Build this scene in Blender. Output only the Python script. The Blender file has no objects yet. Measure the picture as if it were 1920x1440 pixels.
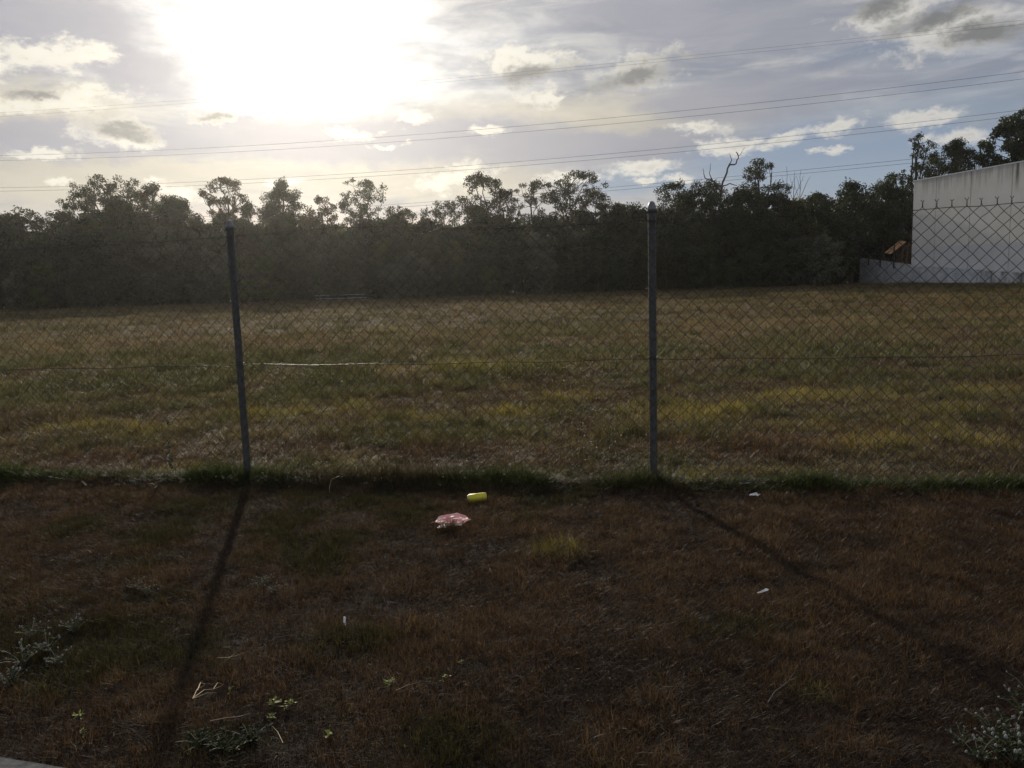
import bpy, math, random
import numpy as np
from mathutils import Vector, Matrix
R = math.radians
random.seed(7)
RNG = np.random.default_rng(7)
SC = bpy.context.scene
COL = SC.collection

# ------------------------------------------------------------------ camera
EYE = 1.55; F = 1500.0; PITCH = R(7.45); ROLL = R(1.72)
fwd = Vector((0, math.cos(PITCH), -math.sin(PITCH)))
u0 = Vector((0, math.sin(PITCH), math.cos(PITCH))); r0 = Vector((1, 0, 0))
right = math.cos(ROLL) * r0 - math.sin(ROLL) * u0
up = math.sin(ROLL) * r0 + math.cos(ROLL) * u0
cd = bpy.data.cameras.new('camera'); cam = bpy.data.objects.new('camera', cd); COL.objects.link(cam)
cd.sensor_width = 36; cd.lens = 36 * F / 1920; cd.clip_end = 3000; cd.clip_start = 0.05
m = Matrix.Identity(4)
for i in range(3):
    m[i][0] = right[i]; m[i][1] = up[i]; m[i][2] = -fwd[i]
m[2][3] = EYE
cam.matrix_world = m
SC.camera = cam

def ray(px, py):
    return (fwd + right * ((px - 960) / F) - up * ((py - 720) / F))
def G(px, py, z=0.0):                       # photo pixel -> point on the plane at height z
    d = ray(px, py); t = (z - EYE) / d.z
    return Vector((d.x * t, d.y * t, z))
def P(px, py, Y):                           # photo pixel -> point at distance Y ahead
    d = ray(px, py); t = Y / d.y
    return Vector((d.x * t, Y, EYE + d.z * t))
def azel(px, py):
    d = ray(px, py).normalized()
    return math.degrees(math.atan2(d.x, d.y)), math.degrees(math.asin(d.z))

# ------------------------------------------------------------------ sun, sky, exposure
SUN_AZ, SUN_EL = azel(549, 8)
print('sun az el', SUN_AZ, SUN_EL)
S = Vector((math.sin(R(SUN_AZ)) * math.cos(R(SUN_EL)), math.cos(R(SUN_AZ)) * math.cos(R(SUN_EL)), math.sin(R(SUN_EL))))
sl = bpy.data.lights.new('sun', 'SUN'); so = bpy.data.objects.new('sun', sl); COL.objects.link(so)
sl.energy = 4.2; sl.angle = R(1.0); sl.color = (1.0, .9, .74)
so.rotation_euler = S.to_track_quat('Z', 'Y').to_euler(); so.location = (0, 0, 40)
SC.view_settings.view_transform = 'Standard'; SC.view_settings.look = 'None'
SC.view_settings.gamma = 1; SC.view_settings.use_curve_mapping = False
SC.view_settings.exposure = -0.38
SC.render.resolution_x = 1024; SC.render.resolution_y = 768

W = bpy.data.worlds.new('World'); SC.world = W; W.use_nodes = True
nt = W.node_tree; N = nt.nodes; Lk = nt.links
N.clear()
BG_STR = 0.1
class NB:                                   # tiny helper that writes node maths
    def __init__(s, nt): s.nt = nt
    def _in(s, node, i, v):
        if isinstance(v, bpy.types.NodeSocket): s.nt.links.new(v, node.inputs[i])
        elif v is not None: node.inputs[i].default_value = v
    def m(s, op, a, b=None, c=None, clamp=False):
        n = s.nt.nodes.new('ShaderNodeMath'); n.operation = op; n.use_clamp = clamp
        s._in(n, 0, a)
        if b is not None: s._in(n, 1, b)
        if c is not None: s._in(n, 2, c)
        return n.outputs[0]
    def vm(s, op, a, b=None, scale=None):
        n = s.nt.nodes.new('ShaderNodeVectorMath'); n.operation = op
        s._in(n, 0, a)
        if b is not None: s._in(n, 1, b)
        if scale is not None: s._in(n, 3, scale)
        return n.outputs['Value'] if op in ('LENGTH', 'DOT_PRODUCT') else n.outputs[0]
    def xyz(s, x, y, z):
        n = s.nt.nodes.new('ShaderNodeCombineXYZ')
        for i, v in enumerate((x, y, z)): s._in(n, i, v)
        return n.outputs[0]
    def noise(s, vec, scale, detail=4, rough=.55, dist=0):
        n = s.nt.nodes.new('ShaderNodeTexNoise')
        if vec is not None: s.nt.links.new(vec, n.inputs['Vector'])
        n.inputs['Scale'].default_value = scale; n.inputs['Detail'].default_value = detail
        n.inputs['Roughness'].default_value = rough; n.inputs['Distortion'].default_value = dist
        return n.outputs['Fac']
    def smooth(s, v, a, b, lo=0., hi=1.):
        n = s.nt.nodes.new('ShaderNodeMapRange'); n.interpolation_type = 'SMOOTHSTEP'
        s._in(n, 0, v); s._in(n, 1, a); s._in(n, 2, b); s._in(n, 3, lo); s._in(n, 4, hi)
        return n.outputs[0]
    def mix(s, f, a, b, mode='MIX'):
        n = s.nt.nodes.new('ShaderNodeMix'); n.data_type = 'RGBA'; n.blend_type = mode
        s._in(n, 0, f)
        for i, v in ((6, a), (7, b)):
            if not isinstance(v, bpy.types.NodeSocket): v = tuple(v) + ((1,) if len(v) == 3 else ())
            s._in(n, i, v)
        return n.outputs[2]

b = NB(nt)
tc = N.new('ShaderNodeTexCoord')
D = tc.outputs['Generated']
sep = N.new('ShaderNodeSeparateXYZ'); Lk.new(D, sep.inputs[0])
dx, dy, dz = sep.outputs
az = b.m('MULTIPLY', b.m('ARCTAN2', dx, dy), 57.29578)
el = b.m('MULTIPLY', b.m('ARCSINE', dz), 57.29578)
AE = b.xyz(az, el, 0)
# plane-projected coordinates for the high cloud sheet
inv = b.m('DIVIDE', 1.0, b.m('ADD', b.m('MAXIMUM', dz, 0.0), 0.12))
PL = b.xyz(b.m('MULTIPLY', dx, inv), b.m('MULTIPLY', dy, inv), 0)
def noisec(vec, scale, detail):
    n = N.new('ShaderNodeTexNoise'); Lk.new(vec, n.inputs['Vector']); n.inputs['Scale'].default_value = scale; n.inputs['Detail'].default_value = detail; n.inputs['Roughness'].default_value = .6
    return n.outputs['Color']
W1 = b.vm('MULTIPLY', b.vm('SUBTRACT', noisec(b.vm('MULTIPLY', AE, (.12, .22, 1)), 1.0, 2), (.5, .5, .5)), (4.5, 1.6, 0))
W2 = b.vm('MULTIPLY', b.vm('SUBTRACT', noisec(b.vm('MULTIPLY', AE, (.7, 1.1, 1)), 1.0, 4), (.5, .5, .5)), (2.4, 1.3, 0))
AEW = b.vm('ADD', b.vm('ADD', AE, W1), W2)
nz_az = b.noise(b.vm('MULTIPLY', AE, (0.10, 0.30, 1)), 1.0, 4, .6, .3)      # streaky
nz_cu = b.noise(b.vm('MULTIPLY', AE, (0.36, 0.62, 1)), 1.0, 6, .62, .25)      # cumulus edges
nz_sh = b.noise(b.vm('MULTIPLY', PL, (0.9, 1.5, 1)), 1.0, 4, .58, .6)
nz_fi = b.noise(b.vm('MULTIPLY', AE, (0.14, 0.75, 1)), 1.0, 5, .6, .5)
def blobs(lst):
    acc = None
    for (px, py, hw, hh, rot) in lst:
        a0 = azel(px, py); c, s_ = math.cos(R(rot)), math.sin(R(rot))
        a1 = azel(px + hw * c, py - hw * s_); a2 = azel(px - hh * s_, py - hh * c)
        lw = math.hypot(a1[0] - a0[0], a1[1] - a0[1]); lh = math.hypot(a2[0] - a0[0], a2[1] - a0[1])
        ang = math.atan2(a1[1] - a0[1], a1[0] - a0[0])
        n = N.new('ShaderNodeMapping'); n.vector_type = 'TEXTURE'; Lk.new(AEW, n.inputs[0])
        n.inputs[1].default_value = (a0[0], a0[1], 0); n.inputs[2].default_value = (0, 0, ang)
        n.inputs[3].default_value = (lw, lh, 1)
        d = b.m('SUBTRACT', 1.0, b.vm('LENGTH', n.outputs[0]))
        acc = d if acc is None else b.m('MAXIMUM', acc, d)
    return b.m('MAXIMUM', acc, -1.0)

k = 1 / BG_STR
def C(r, g, b_): return (r * k, g * k, b_ * k)
sky = N.new('ShaderNodeTexSky'); sky.sky_type = 'NISHITA'; sky.sun_disc = False
sky.sun_elevation = R(SUN_EL); sky.sun_rotation = R(SUN_AZ); sky.dust_density = 1.5; sky.air_density = 1.2
hb = b.mix(b.smooth(el, 2, 26), C(.38, .47, .60), C(.16, .26, .47))
base = b.mix(.75, b.mix(1.0, sky.outputs[0], (.60, .58, .62), 'MULTIPLY'), hb)
cosang = b.vm('DOT_PRODUCT', D, tuple(S))
near = b.m('EXPONENT', b.m('MULTIPLY', b.m('SUBTRACT', cosang, 1.0), 9.0))      # broad nearness to the sun
# high grey sheet of cloud: thin and blue-grey, denser towards the sun
va = b.m('ADD', b.m('MULTIPLY', nz_sh, 1.5), b.m('MULTIPLY', near, .75))
va = b.m('ADD', va, b.smooth(el, 3, 17, -.75, .05))
va = b.smooth(va, .15, 1.0, 0.12, .96)
veilc = b.mix(b.smooth(nz_fi, .35, .68), C(.33, .355, .43), C(.67, .66, .66))
col = b.mix(va, base, veilc)
# cream light low under the sun
cr = b.smooth(b.m('ADD', blobs([(260, 335, 620, 75, 2), (760, 345, 480, 62, 3), (60, 200, 330, 80, 0), (1000, 240, 520, 90, 6)]), b.m('MULTIPLY', b.m('SUBTRACT', nz_az, .5), 1.0)), .0, .7)
col = b.mix(b.m('MULTIPLY', cr, .75), col, C(.80, .73, .58))
# brightness round the sun seen through thin cloud
gmod = b.m('MULTIPLY', b.smooth(nz_az, .34, .62, .5, 1.25), b.smooth(nz_cu, .3, .65, .8, 1.2))
g1 = b.m('MULTIPLY', b.m('EXPONENT', b.m('MULTIPLY', b.m('SUBTRACT', cosang, 1.0), 34.0)), .66)
g2 = b.m('MULTIPLY', b.m('EXPONENT', b.m('MULTIPLY', b.m('SUBTRACT', cosang, 1.0), 230.0)), 1.5)
gl = b.m('MULTIPLY', b.m('MULTIPLY', b.m('ADD', g1, g2), gmod), b.smooth(b.m('ADD', el, b.m('MULTIPLY', nz_az, 4)), 10, 15.5, .10, 1.0))
glc = b.vm('SCALE', C(1.0, .97, .88), scale=gl)
col = b.vm('ADD', col, glc)
# lavender bank of cloud across the lower sky, and the grey mass at upper left
gb = b.smooth(b.m('ADD', blobs([(700, 262, 640, 62, 2), (230, 262, 520, 55, 0), (1120, 275, 420, 50, 4), (100, 60, 260, 130, 0), (230, 120, 190, 70, -18),
      (1350, 40, 560, 90, 0), (1500, 170, 500, 60, 6)]), b.m('MULTIPLY', b.m('SUBTRACT', nz_az, .5), 1.5)), .05, .6)
col = b.mix(b.m('MULTIPLY', gb, b.m('ADD', .75, b.m('MULTIPLY', near, .2))), col, b.mix(near, C(.33, .355, .43), C(.58, .57, .64)))
blu = b.smooth(b.m('ADD', blobs([(1560, 305, 430, 85, 3), (1200, 345, 220, 45, 0), (1850, 290, 200, 60, 0)]), b.m('MULTIPLY', b.m('SUBTRACT', nz_az, .5), 1.3)), .0, .6)
col = b.mix(b.m('MULTIPLY', blu, .8), col, b.mix(b.smooth(el, 4, 13), C(.38, .48, .60), C(.19, .30, .53)))
# small cumulus with lit edges
CU = [(975, 118, 125, 42, 6), (1200, 128, 145, 42, 14), (1035, 180, 80, 28, 10), (1680, 20, 160, 60, 12), (1800, 55, 210, 60, 12),
      (215, 245, 125, 38, -8), (392, 214, 60, 16, 0), (60, 110, 130, 50, 0), (170, 105, 90, 35, -10), (90, 190, 190, 30, 6),
      (1370, 268, 120, 20, 6), (1480, 258, 120, 22, 12), (1570, 240, 80, 18, 20), (1740, 225, 110, 26, 8), (1790, 262, 90, 24, 10), (1205, 314, 95, 20, 10), (1075, 332, 90, 17, 0),
      (850, 332, 110, 34, 10), (1545, 283, 32, 11, 0), (905, 247, 50, 12, 0), (778, 218, 40, 20, 0), (1310, 232, 80, 18, 0),
      (70, 285, 110, 18, 0), (130, 332, 60, 14, 0), (720, 270, 45, 8, 0), (345, 368, 70, 26, -6), (1195, 343, 34, 10, 0), (1260, 335, 50, 14, 6), (545, 343, 45, 9, 4), (660, 250, 70, 18, 0)]
nz_f2 = b.noise(b.vm('MULTIPLY', AE, (1.3, 2.2, 1)), 1.0, 5, .65, .3)
cd_ = b.m('ADD', b.m('ADD', blobs(CU), b.m('MULTIPLY', b.m('SUBTRACT', nz_cu, .5), 2.2)), b.m('MULTIPLY', b.m('SUBTRACT', nz_f2, .5), .9))
ca = b.m('POWER', b.smooth(cd_, .08, .80), .9)
cuc = b.mix(near, C(.80, .78, .74), C(1.35, 1.28, 1.08))
cuc = b.mix(b.m('MULTIPLY', b.smooth(b.m('ADD', cd_, b.m('MULTIPLY', b.m('SUBTRACT', nz_fi, .5), 1.2)), .65, 1.3), .5), cuc, b.mix(near, C(.50, .49, .49), C(.8, .77, .72)))
col = b.mix(b.m('MULTIPLY', ca, .92), col, cuc)
DK = [(985, 136, 95, 22, 8), (1195, 134, 145, 28, 16), (225, 240, 95, 21, -8), (395, 214, 50, 12, 0), (1760, 30, 150, 28, 14), (1850, 60, 130, 30, 10), (1650, 5, 80, 30, 12), (60, 175, 80, 12, 0)]
dd = b.m('ADD', blobs(DK), b.m('ADD', b.m('MULTIPLY', b.m('SUBTRACT', nz_cu, .5), 2.0), b.m('MULTIPLY', b.m('SUBTRACT', nz_f2, .5), .9)))
col = b.mix(b.m('MULTIPLY', b.smooth(dd, -.1, .9), .9), col, b.mix(near, C(.19, .20, .205), C(.34, .335, .335)))
# below the horizon the sky goes on as dull haze
bgn = N.new('ShaderNodeBackground'); bgn.inputs['Strength'].default_value = BG_STR
Lk.new(col, bgn.inputs['Color'])
wo = N.new('ShaderNodeOutputWorld'); Lk.new(bgn.outputs[0], wo.inputs[0])

# ------------------------------------------------------------------ general helpers
def tag(o, label=None, cat=None, group=None, kind=None):
    if label: o['label'] = label
    if cat: o['category'] = cat
    if group: o['group'] = group
    if kind: o['kind'] = kind
    return o
def empty(name, loc, rz=0, label=None, cat=None, group=None):
    o = bpy.data.objects.new(name, None); COL.objects.link(o)
    o.location = loc; o.rotation_euler = (0, 0, rz); o.empty_display_size = .2
    return tag(o, label, cat, group)
def mesh_np(name, V, Q, T=None, smooth=False, attrs=None):
    """V (n,3), Q (m,4) quads, T (k,3) tris"""
    V = np.asarray(V, np.float32)
    Q = np.zeros((0, 4), np.int32) if Q is None or len(Q) == 0 else np.asarray(Q, np.int32)
    T = np.zeros((0, 3), np.int32) if T is None or len(T) == 0 else np.asarray(T, np.int32)
    me = bpy.data.meshes.new(name)
    me.vertices.add(len(V)); me.vertices.foreach_set('co', V.ravel())
    loops = np.concatenate([Q.ravel(), T.ravel()]); me.loops.add(len(loops)); me.loops.foreach_set('vertex_index', loops)
    st = np.concatenate([np.arange(len(Q)) * 4, len(Q) * 4 + np.arange(len(T)) * 3]).astype(np.int32)
    me.polygons.add(len(st)); me.polygons.foreach_set('loop_start', st)
    me.polygons.foreach_set('use_smooth', np.full(len(st), bool(smooth)))
    me.update(calc_edges=True)
    if attrs:
        for an, (ty, dom, arr) in attrs.items():
            a = me.attributes.new(an, ty, dom)
            key = {'FLOAT': 'value', 'INT': 'value', 'FLOAT_VECTOR': 'vector', 'FLOAT_COLOR': 'color'}[ty]
            a.data.foreach_set(key, np.asarray(arr).ravel())
    return me
class MB:                                    # collects shapes into one mesh
    def __init__(s): s.V = []; s.Q = []; s.T = []; s.n = 0
    def add(s, V, Q=(), T=()):
        V = np.asarray(V, float)
        if len(Q): s.Q.append(np.asarray(Q) + s.n)
        if len(T): s.T.append(np.asarray(T) + s.n)
        s.V.append(V); s.n += len(V)
    def box(s, lo, hi, rot=None, off=None, taper=1.0):
        x0, y0, z0 = lo; x1, y1, z1 = hi
        V = np.array([(x0, y0, z0), (x1, y0, z0), (x1, y1, z0), (x0, y1, z0), (x0, y0, z1), (x1, y0, z1), (x1, y1, z1), (x0, y1, z1)], float)
        if rot is not None: V = V @ np.array(rot.to_3x3()).T
        if off is not None: V = V + np.array(off)
        s.add(V, [(0, 3, 2, 1), (4, 5, 6, 7), (0, 1, 5, 4), (1, 2, 6, 5), (2, 3, 7, 6), (3, 0, 4, 7)])
    def tube(s, pts, rad, sides=6, cap=True):
        pts = np.asarray(pts, float); n = len(pts)
        rad = np.full(n, rad) if np.isscalar(rad) else np.asarray(rad, float)
        tan = np.gradient(pts, axis=0); tan /= np.linalg.norm(tan, axis=1)[:, None] + 1e-12
        mean = tan.mean(0); ref = np.array((0, 0, 1.)) if abs(mean[2]) < .8 * np.linalg.norm(mean) + 1e-9 else np.array((0, 1., 0))
        a = np.cross(tan, ref); a /= np.linalg.norm(a, axis=1)[:, None] + 1e-12
        c = np.cross(tan, a)
        th = np.arange(sides) * 2 * math.pi / sides
        V = (pts[:, None] + rad[:, None, None] * (a[:, None] * np.cos(th)[None, :, None] + c[:, None] * np.sin(th)[None, :, None])).reshape(-1, 3)
        i = np.arange(n - 1)[:, None] * sides; j = np.arange(sides)[None]; j2 = (j + 1) % sides
        Q = np.stack([i + j, i + j2, i + sides + j2, i + sides + j], -1).reshape(-1, 4)
        T = []
        if cap:
            T = [(0, q, q + 1) for q in range(1, sides - 1)] + [((n - 1) * sides, (n - 1) * sides + q + 1, (n - 1) * sides + q) for q in range(1, sides - 1)]
        s.add(V, Q, T)
    def lathe(s, prof, sides=16, mat=None):     # prof: (r, z)
        prof = np.asarray(prof, float); th = np.arange(sides) * 2 * math.pi / sides
        V = np.stack([prof[:, 0, None] * np.cos(th), prof[:, 0, None] * np.sin(th), np.repeat(prof[:, 1, None], sides, 1)], -1).reshape(-1, 3)
        i = np.arange(len(prof) - 1)[:, None] * sides; j = np.arange(sides)[None]; j2 = (j + 1) % sides
        Q = np.stack([i + j, i + j2, i + sides + j2, i + sides + j], -1).reshape(-1, 4)
        if mat is not None: V = V @ np.array(mat.to_3x3()).T + np.array(mat.translation)
        s.add(V, Q)
    def data(s, name, smooth=False):
        V = np.concatenate(s.V)
        return mesh_np(name, V, np.concatenate(s.Q) if s.Q else None, np.concatenate(s.T) if s.T else None, smooth)
    def build(s, name, mt, parent=None, smooth=False):
        return link(name, s.data(name, smooth), mt, parent)
def link(name, me, mt, parent=None):
    o = bpy.data.objects.new(name, me); COL.objects.link(o)
    if mt is not None and len(me.materials) == 0: me.materials.append(mt)
    if parent is not None: o.parent = parent
    return o
def copy_tree(o, parent=None):
    c = o.copy(); COL.objects.link(c); c.parent = parent
    for ch in o.children: copy_tree(ch, c)
    return c

# numpy value noise
_LAT = RNG.random((256, 256))
def vnoise(x, y):
    xi = np.floor(x).astype(int); yi = np.floor(y).astype(int); fx = x - xi; fy = y - yi
    fx = fx * fx * (3 - 2 * fx); fy = fy * fy * (3 - 2 * fy)
    g = lambda a, c: _LAT[a & 255, c & 255]
    return (g(xi, yi) * (1 - fx) + g(xi + 1, yi) * fx) * (1 - fy) + (g(xi, yi + 1) * (1 - fx) + g(xi + 1, yi + 1) * fx) * fy
def fbm(x, y, o=4):
    x = np.asarray(x, float); y = np.asarray(y, float); s = 0; a = .5; t = 0
    for i in range(o):
        s = s + a * vnoise(x * 2 ** i + 17.3 * i, y * 2 ** i + 9.1 * i); t += a; a *= .5
    return s / t

# ------------------------------------------------------------------ materials
def newmat(name):
    mt = bpy.data.materials.new(name); mt.use_nodes = True
    nt = mt.node_tree; bs = nt.nodes['Principled BSDF']
    return mt, nt, bs, NB(nt)
def coords(nt, kind='Object'):
    n = nt.nodes.new('ShaderNodeTexCoord'); return n.outputs[kind]
def bump(nt, bs, h, strength=.5, dist=.01):
    n = nt.nodes.new('ShaderNodeBump'); n.inputs['Strength'].default_value = strength; n.inputs['Distance'].default_value = dist
    nt.links.new(h, n.inputs['Height']); nt.links.new(n.outputs[0], bs.inputs['Normal'])
def simple(name, c1, c2, scale=8, rough=.7, metal=0, spec=.5, bmp=0, detail=4, stretch=(1, 1, 1), lo=.35, hi=.65):
    mt, nt, bs, q = newmat(name)
    v = q.vm('MULTIPLY', coords(nt), stretch)
    n = q.noise(v, scale, detail)
    col = q.mix(q.smooth(n, lo, hi), c1, c2)
    nt.links.new(col, bs.inputs['Base Color'])
    bs.inputs['Roughness'].default_value = rough; bs.inputs['Metallic'].default_value = metal
    bs.inputs['Specular IOR Level'].default_value = spec
    if bmp: bump(nt, bs, n, bmp, .02)
    return mt
def leafmat(name, c1, c2, trans=.3, rough=.5, spec=.4, inst=False, tcol=None):
    """foliage: per-leaf variation, lit through from behind"""
    mt, nt, bs, q = newmat(name)
    at = nt.nodes.new('ShaderNodeAttribute'); at.attribute_name = 'lv'
    if inst:
        ic = nt.nodes.new('ShaderNodeAttribute'); ic.attribute_name = 'gcol'; ic.attribute_type = 'INSTANCER'
        col = q.mix(1.0, ic.outputs['Color'], q.mix(at.outputs['Fac'], c1, c2), 'MULTIPLY')
    else:
        geo = nt.nodes.new('ShaderNodeNewGeometry')
        n = q.noise(geo.outputs['Position'], .35, 3)
        f = q.m('ADD', q.m('MULTIPLY', at.outputs['Fac'], .6), q.m('MULTIPLY', q.smooth(n, .3, .7), .5), clamp=True)
        col = q.mix(f, c1, c2)
    nt.links.new(col, bs.inputs['Base Color'])
    bs.inputs['Roughness'].default_value = rough; bs.inputs['Specular IOR Level'].default_value = spec
    tr = nt.nodes.new('ShaderNodeBsdfTranslucent')
    tcl = q.mix(1.0, col, tcol or (1.3, 1.25, .6), 'MULTIPLY'); nt.links.new(tcl, tr.inputs['Color'])
    mx = nt.nodes.new('ShaderNodeMixShader'); mx.inputs[0].default_value = trans
    nt.links.new(bs.outputs[0], mx.inputs[1]); nt.links.new(tr.outputs[0], mx.inputs[2])
    nt.links.new(mx.outputs[0], nt.nodes['Material Output'].inputs[0])
    return mt

# soil and thatch under the grass
M_ground, nt_, bs_, q = newmat('ground_thatch')
geo = nt_.nodes.new('ShaderNodeNewGeometry'); pos = geo.outputs['Position']
sp = nt_.nodes.new('ShaderNodeSeparateXYZ'); nt_.links.new(pos, sp.inputs[0])
n1 = q.noise(pos, .55, 5); n2 = q.noise(pos, 60, 4, .7); n3 = q.noise(q.vm('MULTIPLY', pos, (.3, .7, 1)), .6, 6)
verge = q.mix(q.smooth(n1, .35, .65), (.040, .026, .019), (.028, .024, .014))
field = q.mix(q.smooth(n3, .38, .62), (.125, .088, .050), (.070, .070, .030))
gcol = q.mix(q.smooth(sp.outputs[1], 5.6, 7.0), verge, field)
gcol = q.mix(1.0, gcol, q.mix(q.smooth(n2, .3, .7), (.55, .55, .55), (1.3, 1.3, 1.3)), 'MULTIPLY')
nt_.links.new(gcol, bs_.inputs['Base Color']); bs_.inputs['Roughness'].default_value = .95; bs_.inputs['Specular IOR Level'].default_value = .1
bump(nt_, bs_, n2, 1.0, .02)

M_grass = leafmat('grass_blades', (.38, .36, .34), (1.7, 1.65, 1.5), .38, .52, .32, inst=True, tcol=(1.5, 1.35, .75))
M_grassm = leafmat('grass_blades_dry', (.35, .33, .32), (1.55, 1.5, 1.4), .38, .65, .2, inst=True, tcol=(1.5, 1.35, .75))
M_leafA = leafmat('foliage_dark_green', (.008, .013, .006), (.046, .066, .022), .22, .55, .35)
M_leafB = leafmat('foliage_olive', (.014, .019, .008), (.085, .100, .034), .28, .55, .35)
M_leafC = leafmat('foliage_grey_green', (.035, .042, .026), (.085, .095, .055), .25, .5, .4)
M_leafD = leafmat('foliage_brownish', (.028, .020, .012), (.14, .10, .05), .25, .6, .3)
M_leafE = leafmat('foliage_grey_scrub', (.045, .050, .036), (.20, .205, .145), .25, .5, .4)
M_leafF = leafmat('foliage_olive_light', (.030, .036, .012), (.19, .19, .06), .3, .5, .35)
M_leafY = leafmat('foliage_light_green', (.055, .075, .018), (.120, .150, .040), .35, .5, .4)
M_bark = simple('bark_pale', (.07, .062, .05), (.15, .13, .11), 3, .9, bmp=.5, stretch=(1, 1, .3))
M_barkd = simple('bark_dark', (.035, .028, .022), (.09, .072, .055), 3, .95, bmp=.5, stretch=(1, 1, .3))
M_dead = simple('dead_wood', (.06, .052, .048), (.12, .105, .095), 5, .9)
M_galv = simple('galvanised_steel', (.075, .073, .070), (.115, .112, .106), 60, .6, .15, .35, bmp=.03, stretch=(1, 1, .4))
M_cap = simple('post_cap_steel', (.14, .14, .14), (.22, .22, .22), 20, .4, .6)
M_wire = simple('weathered_galvanised_wire', (.032, .025, .019), (.075, .058, .043), 30, .38, .45, .6)
M_cable = simple('aluminium_cable', (.10, .10, .11), (.16, .16, .17), 1, .6, .4)

# ------------------------------------------------------------------ ground
fenceL = G(461, 908); fenceR = G(1226, 916)
fd = (fenceR - fenceL); BAY = fd.length; fd.normalize()
print('fence', fenceL, fenceR, 'bay', BAY)
def fence_y(x): return fenceL.y + (x - fenceL.x) * fd.y / fd.x
def gh(x, y):                                # ground height
    x = np.asarray(x, float); y = np.asarray(y, float)
    w = np.clip((40 - y) / 30, 0, 1)
    d = np.abs(y - fence_y(x))
    h = (fbm(x * 1.6, y * 1.6, 3) - .5) * .045 * w + (fbm(x * .12 + 5, y * .12, 3) - .5) * .16 * np.clip((y - 9) / 10, 0, 1) * np.clip((75 - y) / 20, 0, 1)
    h = h + .025 * np.exp(-(d / .22) ** 2)
    return h * np.clip((y - 2.2) / .25, 0, 1)
def axis(lo, mid0, mid1, hi, step):
    a = list(np.arange(mid0, mid1, step)); s = step; v = mid1; up_ = []
    while v < hi: up_.append(v); s *= 1.12; v += s
    up_.append(hi); s = step; v = mid0; dn = []
    while v > lo:
        s *= 1.12; v -= s; dn.append(max(v, lo))
    return np.array(dn[::-1] + a + up_)
gx = axis(-330, -6, 6, 330, .1); gy = axis(-60, 2, 9, 420, .1)
XX, YY = np.meshgrid(gx, gy); ZZ = gh(XX, YY)
nx, ny = len(gx), len(gy)
ii = (np.arange(ny - 1)[:, None] * nx + np.arange(nx - 1)[None]).ravel()
me = mesh_np('ground', np.stack([XX, YY, ZZ], -1).reshape(-1, 3), np.stack([ii, ii + 1, ii + nx + 1, ii + nx], -1), smooth=True)
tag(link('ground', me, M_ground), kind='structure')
# concrete footpath under the photographer's feet
M_conc = simple('path_concrete', (.055, .055, .058), (.10, .10, .10), 25, .9, bmp=.4)
e0 = G(-40, 1422); e1 = G(165, 1462); e2 = G(1960, 1475)
pe = [(-6.0, e0.y + .1 + (e0.x + 6) * 0.02), (e0.x, e0.y), (e1.x, e1.y), (e2.x, e2.y - .12), (6.0, e2.y - .2)]
xs = np.linspace(-6, 6, 120); ys = np.interp(xs, [p[0] for p in pe], [p[1] for p in pe])
ys = ys + (fbm(xs * 6, xs * 0, 3) - .5) * .03
t = .035
V = []; Q = []
for i, (x, y) in enumerate(zip(xs, ys)): V += [(x, y, -.03), (x, y, t - .012), (x, y - .015, t), (x, .2, t)]
for i in range(len(xs) - 1):
    a = i * 4; Q += [(a, a + 4, a + 5, a + 1), (a + 1, a + 5, a + 6, a + 2), (a + 2, a + 6, a + 7, a + 3)]
tag(link('footpath', mesh_np('footpath', V, Q), M_conc), kind='structure')
def path_edge(x): return np.interp(x, xs, ys)

# ------------------------------------------------------------------ grass
def blades(n, spread, L, w, th0, bend, seed, segs=3, wob=.3):
    r = np.random.default_rng(seed)
    a = r.random(n) * 2 * math.pi; rad = spread * np.sqrt(r.random(n))
    base = np.stack([rad * np.cos(a), rad * np.sin(a)], -1)
    az = r.random(n) * 2 * math.pi
    ln = r.uniform(*L, n); t0 = r.uniform(*th0, n); tb = r.uniform(*bend, n); wd = r.uniform(.6, 1.2, n) * w
    tw = r.normal(0, wob, n)
    p = np.concatenate([base, np.full((n, 1), -.004)], 1); V = []
    for s in range(segs + 1):
        f = s / segs
        side = np.stack([-np.sin(az + tw * f * 3), np.cos(az + tw * f * 3), np.zeros(n)], -1) * (wd * (1 - f ** 1.6) * .5 + .00008)[:, None]
        V.append(p - side); V.append(p + side)
        th = t0 + tb * (f + .5 / segs); aa = az + tw * f * 2
        st = ln / segs
        p = p + np.stack([np.sin(th) * np.cos(aa), np.sin(th) * np.sin(aa), np.cos(th)], -1) * st[:, None]
        p[:, 2] = np.maximum(p[:, 2], .002)
    V = np.stack(V, 1); k_ = 2 * (segs + 1)
    q_ = np.array([(2 * s, 2 * s + 1, 2 * s + 3, 2 * s + 2) for s in range(segs)])
    Q = (np.arange(n)[:, None, None] * k_ + q_[None]).reshape(-1, 4)
    lv = np.repeat(np.clip(np.where(r.random(n) < .07, 1.35, r.normal(.42, .30, n)), 0, 1.6), k_)
    return mesh_np('tuft', V.reshape(-1, 3), Q, attrs={'lv': ('FLOAT', 'POINT', lv.astype(np.float32))})
def proto_col(name, meshes, mt):
    c = bpy.data.collections.new(name)
    for i, me in enumerate(meshes):
        me.materials.append(M_grass if (name.startswith('dry') and i == 5) else mt); o = bpy.data.objects.new('%s_%02d' % (name, i), me); c.objects.link(o)
    return c
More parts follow.
